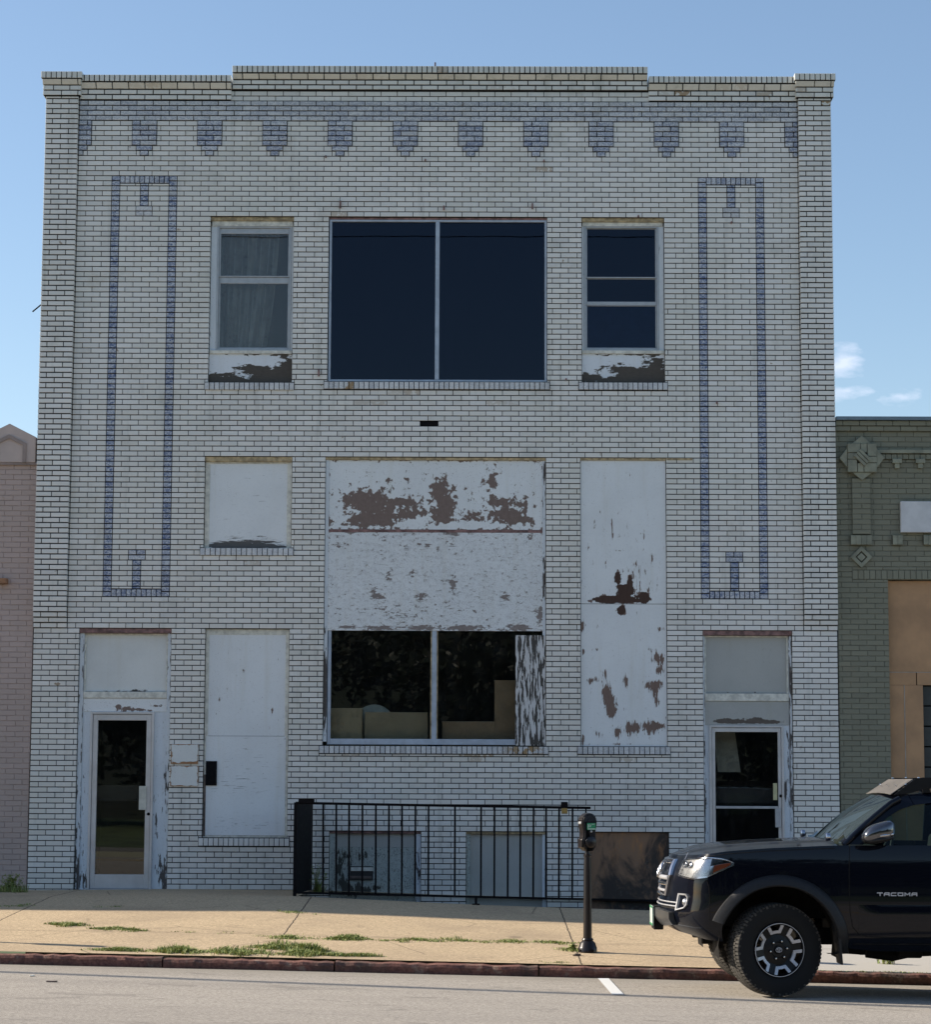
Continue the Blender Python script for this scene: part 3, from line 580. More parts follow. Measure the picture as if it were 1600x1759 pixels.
# ---- tall white board with the small dark opening
o = O['BL']; w = tag(empty('boarded_window', parent=BLD), 'tall white plywood boards with a small black opening at the left edge')
r = RC(356, 1095, 491, 1436); zs = F(422, 1264)[1]
frame_bars('casing', MT['frame_cream'], w, (o[0]+.003, o[1]-.003, o[2]+.002, o[3]-.003), .05, .1, r[0]-o[0], .075, .03)
B('casing_rot', MT['wood_dark'], w, o[0]+.006, o[0]+.034, .043, .049, o[2]+.02, F(350, 1330)[1])
board('upper_board', MT['peel_tall'], w, (r[0]+.002, r[1]-.002, zs+.003, o[3]-.077), .055, .02, step=.018,
      blobs=((376, 1200, 2, 9, .65), (467, 1222, 2.5, 9, .7), (372, 1225, 2, 6, .4), (403, 1158, 2, 7, .45), (458, 1160, 2, 6, .35), (418, 1150, 3, 5, .35)))
board('lower_board', MT['peel_low'], w, (r[0]-.02, r[1]-.002, r[2]+.01, zs-.002), .046, .02, step=.018, blobs=((420, 1310, 60, 45, .12), (400, 1350, 40, 10, .2), (410, 1415, 60, 10, .2)))
q = RC(353, 1307, 372, 1349); B('dark_opening', MT['steel_black'], w, q[0], q[1], .028, .045, q[2], q[3])
# ---- two small rusty plates on the wall by the left door
for (a, b_, c, d) in ((294, 1278, 341, 1312), (293, 1315, 341, 1350)):
    q = RC(a, b_, c, d); z_ = F((a+c)/2, (b_+d)/2)
    board('wall_plate', m_peel('rusty_white_plate_%d' % b_, (.74, .75, .72), (.34, .18, .09), k=1.7, base=-.08, sc_=12, speck=-.06), BLD, q, -.022, .02, edge=.85, step=.01,
          blobs=((a+8, d-3, 10, 3, .5), (c-6, d-2, 12, 3, .5)) if b_ < 1300 else ())
# ---- doors
alu_d = plain('door_aluminium', (.60, .585, .575), .4, .4, var=.08, sc_=4)
def door(key, pn, lab):
    o = O[key]; w = tag(empty('doorway', parent=BLD), lab); z0 = o[2]
    B('lintel', MT['lintel_red'], w, o[0], o[1], .02, .14, o[3]-.06, o[3]-.002)
    tz1, tz0, rz0, cz0 = o[3]-.082, F(pn['c'], pn['t0'])[1], F(pn['c'], pn['r0'])[1], F(pn['c'], pn['c0'])[1]
    tx0, tx1 = F(pn['tx'][0], pn['t1'])[0], F(pn['tx'][1], pn['t1'])[0]; dx0, dx1 = F(pn['dx'][0], 1300)[0], F(pn['dx'][1], 1300)[0]
    board('transom_panel', pn['tm'], w, (tx0, tx1, tz0, tz1), .10, .02, pn.get('tb', ()), step=.02)
    frame_bars('transom_casing', MT['frame_cream'], w, (tx0-.02, tx1+.02, tz0-.004, tz1+.02), .075, .12, .02, .02, .0)
    B('transom_rail', MT['frame_cream'], w, tx0-.02, tx1+.02, .045, .13, rz0, tz0-.005, .008)
    jx0, jx1 = o[0]+.004, o[1]-.004; EJ = .40
    board('head_board', pn['hm'], w, (tx0-.02, tx1+.02, cz0, rz0-.002), .062, .03, pn['hb'], step=.012)
    jb = pn['jb']
    board('jamb_board', pn['jm'], w, (jx0, tx0-.022, z0+.003, o[3]-.062), .048, .08, jb[0], step=.012, edge=EJ)
    board('jamb_board', pn['jm'], w, (tx1+.022, jx1, z0+.003, o[3]-.062), .048, .08, jb[1], step=.012, edge=EJ)
    board('side_board', pn['jm'], w, (tx0-.02, dx0, z0+.003, cz0-.001), .07, .06, jb[0], step=.016); board('side_board', pn['jm'], w, (dx1, tx1+.02, z0+.003, cz0-.001), .07, .06, jb[1], step=.016)
    frame_bars('door_frame', alu_d, w, (dx0, dx1, z0+.003, cz0-.002), .04, .14, .03, .03, .012)
    d = (dx0+.034, dx1-.034, z0+.025, cz0-.036); gx0, gx1 = F(pn['gx'][0], 1300)[0], F(pn['gx'][1], 1300)[0]; gz1 = F(pn['c'], pn['g1'])[1]; gz0 = F(pn['c'], pn['g0'])[1]
    lf = frame_bars('door_leaf', alu_d, w, d, .055, .10, gx0-d[0], d[3]-gz1, gz0-d[2])
    pane(w, (gx0-.005, gx1+.005, gz0-.005, gz1+.005), .075, 'glass', 'door_glass')
    B('threshold', MT['alu'], w, dx0, dx1, .01, .16, z0-.02, z0+.022)
    lk = MB(); X, Z = F(pn['lock'][0], pn['lock'][1]); lk.lathe([(0, .012), (.016, .010), (.02, 0), (.02, -.01)], 16, Matrix.Translation((X, .05, Z)) @ Matrix.Rotation(R(90), 4, 'X')); lk.build('lock_cylinder', MT['steel_black'], lf, smooth=40)
    return w
wl = door('DL', dict(c=215, t1=1093, t0=1187, r0=1199, c0=1222, tx=(147, 285), dx=(153, 263), gx=(166, 251), g1=1237, g0=1502, tm=MT['white_board'], hm=MT['peel_big'], jm=MT['peel_frame'], lock=(254, 1398),
    tb=((215, 1186, 75, 2.2, .65), (240, 1184, 20, 3, .3)), hb=((212, 1216, 16, 5, .9), (240, 1219, 18, 2.5, .9), (200, 1213, 8, 3, .5), (266, 1212, 12, 2.5, .6)),
    jb=(((132, 1500, 8, 50, .35), (140, 1400, 4, 60, .22), (148, 1515, 14, 14, .5)), ((280, 1500, 12, 30, .55), (266, 1420, 5, 60, .35), (281, 1340, 4, 40, .35), (284, 1150, 3, 12, .5)))),
    'left doorway with pale transom board and glass door with a cream plate')
wr = door('DR', dict(c=1285, t1=1099, t0=1190, r0=1204, c0=1245, tx=(1214, 1353), dx=(1220, 1348), gx=(1230, 1338), g1=1257, g0=1512, tm=MT['grey_board'], hm=MT['grey_board'], jm=MT['peel_frame'], lock=(1343, 1367),
    tb=((1285, 1189, 70, 2, .5),), hb=((1243, 1237, 14, 4, 1.0), (1265, 1238, 16, 3.5, .9), (1300, 1236, 18, 4.5, 1.0), (1330, 1239, 16, 3, .9), (1285, 1241, 60, 2, .7)),
    jb=(((1213, 1360, 3, 70, .3), (1216, 1130, 8, 60, .15)), ((1358, 1300, 4, 120, .45), (1350, 1360, 4, 22, .9), (1357, 1160, 4, 60, .4)))),
    'right doorway with grey transom board and glass door behind the truck')
q = RC(238, 1350, 251, 1391); B('hand_plate', plain('cream_plate', (.58, .56, .48), .5), wl, q[0], q[1], .035, .05, q[2], q[3])
q = RC(1231, 1385, 1338, 1388); B('push_bar', MT['alu'], wr, q[0], q[1], .03, .045, q[2]-.006, q[3]+.004)
q = RC(1330, 1345, 1337, 1374); B('notice', plain('yellow_paper', (.55, .52, .30), .8), wr, q[0], q[1], .066, .07, q[2], q[3], 0)
q = RC(1333, 1388, 1343, 1421); B('pull_plate', MT['alu'], wr, q[0], q[1], .03, .05, q[2], q[3])
# ---- basement windows
for key, lab, mat, inner in (('B1', 'basement window with rotten grey boards and a broken slot', MT['peel_grey'], (577, 1437, 714)), ('B2', 'basement window with plain grey boards', MT['grey_board'], (808, 1435, 932)), ('B3', None, None, None)):
    o = O[key]
    if key == 'B3':
        w = tag(empty('basement_window', parent=BLD), 'basement window closed with a dark rust-stained panel')
        m = NT('rust_stained_panel'); n1 = m.noise(2.2, 6, .65, .6, vec=m.map(scale=(1, 1, .5))); x = m.xyz()
        c = m.mix(m.ramp(n1, .44, .60), (.045, .034, .028), (.27, .155, .09)); c = m.mix(m.math('MULTIPLY', m.ramp(m.noise(3.1, 6, .7, vec=m.map(scale=(2.2, 1, .7))), .5, .7), m.ramp(x[2], .45, 1.15)), c, (.42, .20, .08))
        c = m.mix(m.ramp(m.noise(9, 6, .7), .58, .7, 0, .5), c, (.16, .15, .14))
        B('rusty_panel', m.pbr(c, .6, 0, .4, m.bump(n1, .01, .4)), w, o[0]+.003, o[1]-.003, .05, .08, o[2]+.002, o[3]-.003); continue
    w = tag(empty('basement_window', parent=BLD), lab); ix0, _ = F(inner[0], 1480); ix1, _ = F(inner[2], 1480); iz = F(inner[0], inner[1])[1]
    B('lintel', MT['lintel_tan' if key == 'B2' else 'lintel_red'], w, o[0], o[1], .03, .14, o[3]-.03, o[3]-.002)
    board('jamb_casing', MT['peel_grey'], w, (o[0]+.003, ix0-.001, o[2]+.002, o[3]-.031), .05, .08, ((565, 1530, 8, 14, .6),), step=.02)
    board('jamb_casing', MT['peel_frame'], w, (ix1+.001, o[1]-.003, o[2]+.002, o[3]-.031), .05, .08, ((720, 1500, 6, 40, .5),), step=.02)
    if key == 'B1':
        zs = F(640, 1455)[1]; board('upper_board', MT['grey_board'], w, (ix0, ix1, zs, o[3]-.032), .085, .02, step=.03)
        board('lower_board', mat, w, (ix0, ix1, o[2]+.002, zs-.002), .078, .02, ((590, 1475, 22, 22, .45), (625, 1470, 14, 20, .35), (600, 1530, 10, 10, .8), (615, 1525, 5, 12, .8), (630, 1530, 10, 8, .7), (650, 1525, 8, 6, .6), (582, 1500, 6, 20, .5), (590, 1520, 8, 12, .7)), step=.014)
        q = RC(601, 1488, 641, 1512); B('broken_slot', MT['interior'], w, q[0], q[1], .060, .077, q[2], q[3], 0)
        B('slot_slat', MT['wood_dark'], w, q[0], q[1]-.02, .052, .06, q[2]+.02, q[2]+.055); B('slot_slat', MT['frame_cream'], w, q[0]+.01, q[1], .052, .06, q[3]-.06, q[3]-.012)
    else: board('board', MT['grey_board'], w, (ix0, ix1, o[2]+.002, o[3]-.032), .085, .02, ((870, 1436, 60, 3, .2),), step=.03)
# ---- old fixings, nails and a bracket on the wall
for px, py, dz in ((585, 352, .07), (763, 358, .03), (915, 355, .05), (1097, 372, 0), (560, 270, 0), (731, 276, 0), (935, 277, 0), (1257, 383, 0), (748, 118, .12), (1232, 692, 0), (973, 652, 0), (548, 641, .06), (1358, 1086, 0)):
    X, Z = F(px, py); B('wall_anchor', MT['lintel_red'], BLD, X-.010, X+.010, -.045, .01, Z-.012-dz/2, Z+.012+dz/2, .003)
wb = MB(); A = [F(*p) for p in ((72, 507), (66, 505.5), (57, 507), (55, 508.5), (41, 520))]
wb.tube([(X, .6, Z) for X, Z in A], .010, 6); wb.build('wall_wire', MT['steel_black'], BLD)
# ------------------------------------------------------------------ pale board added inside the right door, standing in for a reflection
lbm = MB(); P = [F(*p, .6) for p in ((1226, 1250), (1262, 1250), (1273, 1326), (1234, 1326))]; lbm.prism([(X, Z) for X, Z in P][::-1], .6, .63)
tag(lbm.build('reflection_board', plain('pale_reflection_board', (.40, .38, .32), .8), None), 'added pale slanted board behind the right door glass, standing in for a reflection', 'board')
# ================================================================== neighbours
N1 = tag(empty('painted_brick_building'), 'low building of dusty pink painted brick with gabled stone parapet at the left edge', 'building')
zt = F(30, 797)[1]; Q = Bricks(); Q.js = .7; Q.bond(-12.2, XL-.012, -.2, zt, .03, .1, zo=zt); pw = Q.build('brick_wall', MT['pink'], N1)
q = MB(); core_sheet(q, -12.2, XL-.012, -.2, zt, [], .0375, .3); q.build('joint_core', MT['pink_mortar'], pw)
B('roof_slab', MT['steel_black'], N1, -12.2, XL-.012, .3, 15, zt-.8, zt-.6, 0)
ax, az = F(17, 728); ex, ez = F(62, 751); bz = zt+.02; w_ = ex-ax
q = MB()
for k in range(0, 6):
    c = ax-k*2*w_*1.0
    q.prism([(c-w_, bz), (min(c+w_, XL-.012), bz), (min(c+w_, XL-.012), ez), (c, az), (c-w_, ez)], -.02, .3)
q.build('gabled_parapet', MT['pink_trim'], N1, bevel=.006)
B('dark_ledge', MT['pink_band'], N1, -12.2, XL-.014, -.01, .3, zt-.012, bz-.002, 0)
for k in range(0, 3):
    c = ax-k*2*w_; h, t = F(46, 762)[0]-ax, .045; zi, zb_ = F(17, 747)[1], F(46, 795)[1]; zs = F(46, 762)[1]
    out = [(c-h, zb_), (c+h, zb_), (c+h, zs), (c, zi), (c-h, zs)]; inn = [(c-h+t, zb_+.0), (c+h-t, zb_), (c+h-t, zs-t*.6), (c, zi-t*1.15), (c-h+t, zs-t*.6)]
    m_ = MB(); n = 5
    vs = [(x, -.04, z) for x, z in out]+[(x, -.04, z) for x, z in inn]+[(x, -.0205, z) for x, z in out]+[(x, -.0205, z) for x, z in inn]
    fs = []
    for i in range(1, n): j = (i+1) % n; fs += [(i, j, n+j, n+i), (2*n+j, 2*n+i, i, j), (n+i, n+j, 3*n+j, 3*n+i)]
    m_.add(vs, fs); m_.build('pentagon_moulding', MT['pink_band'], N1)
q = RC(-6, 993, 11, 1002, -.1); B('wall_bracket', plain('orange_rust', (.33, .17, .09), .8), N1, q[0], q[1], -.12, .03, q[2], q[3])
N2 = tag(empty('painted_brick_building'), 'olive green painted brick building with star ornament and tan boarded front at the right edge', 'building')
zt = F(1500, 741)[1]; ox0, _ = F(1527, 1000); oz = F(1527, 996)[1]
XG0, XG1 = XR+.012, 14.0; hole = (ox0, 11.5, -.5, oz)
Q = Bricks(); sz0, sz1 = F(1500, 995)[1], F(1500, 979)[1]; r0, r1 = F(1500, 789)[1], F(1500, 780)[1]
Q.js = .7
Q.bond(XG0, XG1, -.3, zt, .02, .1, holes=[hole, (F(1465, 980)[0], 11.8, sz0, sz1), (F(1512, 780)[0], 12, r0, r1)], zo=zt, xo=XG0+.05)
Q.rowlock(F(1465, 980)[0], 11.8, sz0, sz1, .012, .1, step=.075); Q.rowlock(F(1512, 780)[0], 12, r0, r1, -.01, .12, step=.075)
for i in range(2): Q.bond(XG0, XG1, zt+i*CP, zt+(i+1)*CP, -.02-.02*i, .2, zo=zt)
gw = Q.build('brick_wall', MT['olive'], N2)
q = MB(); core_sheet(q, XG0, XG1, -.3, zt+2*CP, [hole], .0275, .3); q.build('joint_core', MT['olive_mortar'], gw)
B('roof_slab', MT['steel_black'], N2, XG0, XG1, .3, 15, zt-.7, zt-.5, 0)
B('coping', plain('blue_grey_metal', (.16, .21, .25), .45, .3), N2, XG0, XG1, -.085, .35, zt+2*CP+.002, F(1500, 717)[1])
B('string_course', MT['olive_trim'], N2, F(1505, 775)[0], XG1, -.035, .015, F(1520, 779)[1], F(1520, 773)[1])
for c in (1541, 1581, 1621):
    m_ = MB(); X, Z = F(c, 789); m_.box(X-.06, X+.06, -.05, .015, Z-.055, Z); m_.box(X-.03, X+.03, -.035, .015, Z-.12, Z-.056); m_.build('corbel', MT['olive_trim'], N2, bevel=.004)
cx, cz = F(1480, 788); m_ = MB(); s_ = .185; e = .0035
for i in range(4):                       # eight-pointed star of cut bricks
    M4 = Matrix.Translation((cx, 0, cz)) @ Matrix.Rotation(i*math.pi/2, 4, 'Y')
    m_.prism([(-.13, s_+e), (.13, s_+e), (0, s_+.105)], -.07, .015, M4)
    m_.prism([(-s_, s_-.0), (-s_, s_-.115), (-.02-e, s_-.115), (-.02-e, s_)], -.095, .015, M4)
    m_.prism([(-.02+e, s_), (-.02+e, s_-.115), (s_-.12-e, s_-.115), (s_-.12-e, s_)], -.092, .015, M4)
M4 = Matrix.Translation((cx, 0, cz)) @ Matrix.Rotation(R(45), 4, 'Y')
m_.box(-.068, .068, -.10, .015, -.068, .068)
for k in (-1, 0, 1): m_.box(-.095, .095, -.125, -.06, k*.045-.019, k*.045+.019, 0, M4)
m_.build('star_ornament', MT['olive_trim'], N2, bevel=.003)
a, b_, c, d = RC(1464, 822, 1496, 918); Q = Bricks(); Q.bond(a, b_, c, d, -.03, .05, zo=zt, xo=a, bw=(b_-a)); Q.build('pilaster', MT['olive'], N2)
B('pilaster_core', MT['olive_mortar'], N2, a+.004, b_-.004, -.024, .015, c, d, 0)
m_ = MB()
for px0, px1 in ((1461, 1498), (1533, 1551), (1586, 1604), (1640, 1658)):
    a, b_, c, d = RC(px0, 920, px1, 936); n = max(2, round((b_-a)/.07))
    m_ = MB(); m_.box(a+.002, b_-.002, -.038, .015, c+.003, d-.003)
    for i in range(n): m_.box(a+(b_-a)*i/n+.002, a+(b_-a)*(i+1)/n-.002, -.045, .015, c, d, .003)
    m_.build('corbel_block', MT['olive_trim'], N2)
cx, cz = F(1480, 957); m_ = MB()
for i in range(4):
    M4 = Matrix.Translation((cx, 0, cz)) @ Matrix.Rotation(R(45)+i*math.pi/2, 4, 'Y'); m_.prism([(-.10, .10), (-.055, .055), (.055, .055), (.10, .10)], -.03, .015, M4)
m_.box(-.04, .04, -.022, .015, -.04, .04, 0, Matrix.Translation((cx, 0, cz)) @ Matrix.Rotation(R(45), 4, 'Y')); m_.build('diamond_ornament', MT['olive_trim'], N2, bevel=.003)
a, _, c, d = RC(1547, 862, 1600, 915)
B('blank_sign_panel', plain('chalky_white', (.60, .60, .60), .7, var=.08, sc_=6), N2, a, a+2.2, -.06, .015, c, d, .006)
tan = plain('tan_board', (.45, .265, .14), .8, var=.16, sc_=2.2, bump=.3); sm = plain('seam_strip', (.42, .36, .30), .6)
zS, zS2 = F(1560, 1154)[1], F(1560, 1176)[1]; xs = F(1558, 1250)[0]; xg = F(1590, 1250)[0]
bp = tag(empty('boarded_front', parent=N2), 'tan boarded shopfront')
B('upper_board', tan, bp, ox0+.003, 11.4, .10, .12, zS+.006, oz-.003); B('seam_strip', sm, bp, ox0+.003, 11.4, .102, .12, zS-.003, zS+.005, 0)
B('middle_board', tan, bp, ox0+.003, F(1577, 1165)[0], .10, .12, zS2, zS-.004); B('middle_board', tan, bp, F(1578.5, 1165)[0], 11.4, .10, .12, zS2, zS-.004)
B('side_board', tan, bp, ox0+.003, xs-.006, .10, .12, .1, zS2-.002); B('seam_strip', sm, bp, xs-.005, xs+.005, .098, .12, .1, zS2-.002, 0); B('side_board', tan, bp, xs+.006, xg, .10, .12, .1, zS2-.002)
m_ = MB(); zz = zS2-.004
while zz > .2: m_.box(xg+.003, 11.4, .16+.0, .2, zz-.255, zz-.008, .006); zz -= .262
B('inner_wall', MT['interior'], N2, ox0-.2, 11.8, .32, .4, -.3, oz+.1, 0)
m_.build('slatted_shutter', plain('dark_shutter', (.045, .05, .045), .6), bp)
# a taller brick building added out of view to cast shade across the pavement
N3 = tag(empty('added_shade_building'), 'added red brick building out of view on the left, there to shade the pavement', 'building')
z3 = 10.62; B('wall', MT['rust_brick'], N3, -34, -12.25, 0, 14, -.3, z3, 0)
for o_ in [N3.children[0]]: pass
for i in range(6):
    w = tag(empty('window', parent=N3), None); X = -32+i*3.4; B('window_frame', MT['frame_cream'], w, X, X+1.2, -.04, .02, 6.2, 8.2); pane(w, (X+.08, X+1.12, 6.28, 8.12), -.052, 'glass_dark')
# ================================================================== ground
XP1 = F(1192, 1500, -2.05)[0]; XP0 = F(508, 1530, -2.05)[0]+.03
JX = [G(512, 1572)[0], G(978, 1600)[0]]; JY = G(740, 1613)[1]; JY2 = G(300, 1600)[1]
m = NT('sidewalk_aggregate'); x = m.xyz()
fine = m.math('ADD', m.math('MULTIPLY', m.noise(150, 3, .7), .5), m.math('MULTIPLY', m.noise(32, 4, .75), .5)); c = m.mix(m.ramp(fine, .38, .62), (.33, .245, .155), (.70, .54, .345)); pb = m.voro(55); c = m.mix(m.ramp(pb, .15, .30, .35, 0), c, (.20, .15, .11))
c = m.mix(m.ramp(m.noise(.7, 5, .65), .4, .72, 0, .55), c, (.33, .25, .17)); c = m.mix(m.ramp(m.noise(2.6, 6, .7), .56, .75, 0, .5), c, (.22, .17, .12))
c = m.mix(m.ramp(x[0], 3.1, 3.16), c, m.mix(fine, (.42, .39, .34), (.54, .51, .46)))
wob = m.math('MULTIPLY', m.math('SUBTRACT', m.noise(6, 4), .5), .03); jm = None
for src, val, wd_ in [(x[0], v_, .010) for v_ in JX+[JX[0]-3.1, JX[0]-6.2, 3.13, 6.2]]+[(x[1], JY, .009)]:
    d = m.math('ABSOLUTE', m.math('SUBTRACT', m.math('ADD', src, wob), val)); q = m.ramp(d, wd_*.5, wd_, 1, 0); jm = q if jm is None else m.math('MAXIMUM', jm, q)
v2 = m.voro(.55, 'DISTANCE_TO_EDGE', vec=m.map(scale=(1, 1, 0), loc=(.3, .7, 0))); dn = m.n('Mix', data_type='VECTOR')
ck = m.math('MULTIPLY', m.ramp(v2, .002, .006, 1, 0), m.ramp(m.noise(.5, 2), .46, .52)); jm = m.math('MAXIMUM', jm, m.math('MULTIPLY', ck, .55))
d2 = m.math('ABSOLUTE', m.math('SUBTRACT', m.math('ADD', x[1], m.math('MULTIPLY', m.noise(1.5, 5), .22)), JY2+.11)); jm = m.math('MAXIMUM', jm, m.math('MULTIPLY', m.ramp(d2, .003, .010, 1, 0), m.ramp(m.noise(1.1, 2), .42, .50, 0, .8)))
c = m.mix(m.math('MULTIPLY', jm, .85), c, (.05, .04, .03)); c = m.mix(m.ramp(m.voro(.9, vec=m.map(scale=(1, .6, 1))), .02, .10, .5, 0), c, (.10, .08, .06))
h = m.math('ADD', m.math('MULTIPLY', fine, .35), m.math('MULTIPLY', jm, -1.0)); m_walk = m.pbr(c, .9, 0, .25, m.bump(h, .006, .7))
def sheet(name, mat, xs, ys, zf, skip=None, kind='structure'):
    mb = MB(); nx = len(xs); mb.v = [(X, Y, zf(X, Y)) for Y in ys for X in xs]
    for j in range(len(ys)-1):
        for i in range(nx-1):
            if skip and skip((xs[i]+xs[i+1])/2, (ys[j]+ys[j+1])/2): continue
            mb.f.append((j*nx+i, j*nx+i+1, (j+1)*nx+i+1, (j+1)*nx+i)); mb.m.append(0)
    return tag(mb.build(name, mat, None, smooth=30), None, None, None, kind)
rng = lambda a, b_, s_: [a+(b_-a)*i/max(1, round((b_-a)/s_)) for i in range(max(1, round((b_-a)/s_))+1)]
xs = sorted(set(rng(-60, -8, 4)+rng(-8, XP0, .35)+rng(XP0, XP1, .35)+rng(XP1, 9, .35)+rng(9, 60, 4)))
wav = lambda X, Y: .006*mnoise.noise(Vector((X*.8, Y*.8, 2)))
sheet('pavement', m_walk, xs, rng(CURB+.15, -2.05, .4)+rng(-2.05, .35, .4)[1:], lambda X, Y: zwalk(X, Y)+(wav(X, Y) if CURB+.3 < Y < -2.2 else 0), lambda X, Y: XP0 < X < XP1 and -2.05 < Y < 0)
conc = plain('old_concrete', (.20, .185, .16), .9, var=.35, sc_=4, bump=.5)
pit = MB(); pit.box(XP0-.12, XP1+.12, -2.05, 0, -.72, -.62)
pit.box(XP0-.12, XP0, -2.05, 0, -.62, .30); pit.box(XP1, XP1+.12, -2.05, 0, -.62, .22)
xx = rng(XP0, XP1, .4)
for a, b_ in zip(xx, xx[1:]): pit.add([(a, -2.05, -.62), (b_, -2.05, -.62), (b_, -2.05, zwalk(b_, -2.05)), (a, -2.05, zwalk(a, -2.05))], [(3, 2, 1, 0)])
tag(pit.build('areaway', conc, None), None, None, None, 'structure')
m = NT('asphalt'); x = m.xyz(); fine = m.math('ADD', m.math('MULTIPLY', m.noise(190, 2, .6), .5), m.math('MULTIPLY', m.noise(36, 4, .8), .5)); c = m.mix(m.ramp(fine, .38, .62), (.19, .17, .145), (.54, .485, .415))
c = m.mix(m.ramp(m.voro(75), .1, .28, .4, 0), c, (.50, .46, .40)); c = m.mix(m.ramp(m.noise(.5, 5, .6, vec=m.map(scale=(.35, 1.6, 1))), .4, .75, 0, .35), c, (.19, .17, .15))
c = m.mix(m.ramp(m.noise(2.5, 6, .7), .55, .8, 0, .3), c, (.17, .15, .13)); c = m.mix(m.ramp(x[1], -9.4, -8.2, 0, .40), c, (.25, .22, .175))
d = m.math('ABSOLUTE', m.math('SUBTRACT', m.math('ADD', x[1], m.math('MULTIPLY', m.noise(.8, 3), .25)), -9.05)); c = m.mix(m.ramp(d, .006, .02, .35, 0), c, (.08, .07, .06)); c = m.mix(m.ramp(m.math('ADD', x[1], m.math('MULTIPLY', m.noise(4, 4), .10)), -8.16, -8.08, 0, .9), c, (.035, .03, .022)); c = m.mix(m.math('MULTIPLY', m.ramp(m.noise(1.3, 4, .6, 1.5, vec=m.map(scale=(.8, 1.5, 1))), .60, .66), .3), c, (.11, .10, .09))
m_asph = m.pbr(c, .9, 0, .3, m.bump(fine, .004, .6))
sheet('road', m_asph, rng(-60, -9, 3)+rng(-9, 9, .6)[1:]+rng(9, 60, 3)[1:], sorted(set(rng(-21.1, -14.6, .8)+rng(-14.6, CURB+.02, .4))), lambda X, Y: zroad(X, Y)+.004*mnoise.noise(Vector((X*.5, Y*.9, 5))))
m = NT('red_granite_kerb'); n = m.noise(30, 5, .7); c = m.mix(m.ramp(n, .3, .7), (.12, .055, .045), (.26, .12, .09)); c = m.mix(m.ramp(m.noise(1.6, 5, .65), .45, .62, 0, .8), c, (.075, .058, .048))
c = m.mix(m.ramp(m.noise(5, 6, .7), .56, .66, 0, .6), c, (.33, .25, .19)); m_kerb = m.pbr(c, .85, 0, .3, m.bump(m.noise(16, 5, .7), .02, .7))
kb = MB(); X = -40.0; rs = random.Random(5)
while X < 40:
    L = rs.choice((1.9, 2.3, 1.6)); n_ = 22; dy = rs.uniform(-.018, .018); dz = rs.uniform(-.010, .008); rows = []
    for i in range(n_+1):
        xx_ = X+.008+(L-.016)*i/n_; z = zgut(xx_)+.097+dz+rs.uniform(-.007, .005); y = CURB+dy+rs.uniform(-.009, .007)
        rows.append([(xx_, y+.012, zgut(xx_)-.1), (xx_, y, z-.03), (xx_, y+.012, z-.006), (xx_, y+.035, z), (xx_, CURB+.155, z+.001), (xx_, CURB+.155, z-.1)])
    o_ = len(kb.v); kb.grid(rows); kb.add(rows[0], [(0, 1, 2, 3, 4, 5)]); kb.add(rows[-1], [(5, 4, 3, 2, 1, 0)]); X += L
tag(kb.build('kerb', m_kerb, None), None, None, None, 'structure')
wm = NT('worn_road_paint'); n = wm.noise(25, 5, .7); mk = wm.pbr(wm.mix(wm.ramp(n, .55, .75, 0, .6), (.72, .72, .70), (.30, .28, .26)), .7, 0, .3)
ln = MB(); ys = rng(-10.5, -8.28, .25); X = G(1060, 1707)[0]
for a, b_ in zip(ys, ys[1:]): ln.add([(X-.05, a, zroad(X, a)+.008), (X+.05, a, zroad(X, a)+.008), (X+.05, b_, zroad(X, b_)+.008), (X-.05, b_, zroad(X, b_)+.008)], [(0, 1, 2, 3)])
tag(ln.build('parking_line', mk, None), None, None, None, 'structure')
yl = MB(); ym = plain('yellow_road_paint', (.62, .42, .06), .7, var=.2, sc_=9); xx = rng(-60, 60, 2)
for yy in (-16.0, -16.25):
    for a, b_ in zip(xx, xx[1:]): yl.add([(a, yy-.06, zroad(a, yy)+.008), (b_, yy-.06, zroad(b_, yy)+.008), (b_, yy+.06, zroad(b_, yy)+.008), (a, yy+.06, zroad(a, yy)+.008)], [(0, 1, 2, 3)])
tag(yl.build('centre_line', ym, None), None, None, None, 'structure')
grass_far = plain('rough_grass_ground', (.07, .10, .03), .95, var=.5, sc_=1.2, bump=.6)
sheet('far_pavement', conc, rng(-60, 60, 4), [-24.2, -21.12], lambda X, Y: zgut(X)+.12)
sheet('ground', grass_far, [-900, -60, -30, 0, 30, 60, 900], [-900, -60, -24.21], lambda X, Y: max(-2, min(1.6, zgut(X)+.10)))
sheet('added_hill_screen', plain('dark_hill_screen', (.015, .022, .01), .95, var=.5, sc_=.2, bump=.5), rng(-150, 150, 10), [-140, -110, -85, -70, -62], lambda X, Y: .3+(11+2.5*mnoise.noise(Vector((X*.05, Y*.05, 0))))*min(1, (-62-Y)/23))  # unseen rise added behind the trees to block bright horizon sky in reflections
sheet('back_ground', grass_far, [-900, -61, 61, 900], [-24.21, .3, 900], lambda X, Y: -1.9)
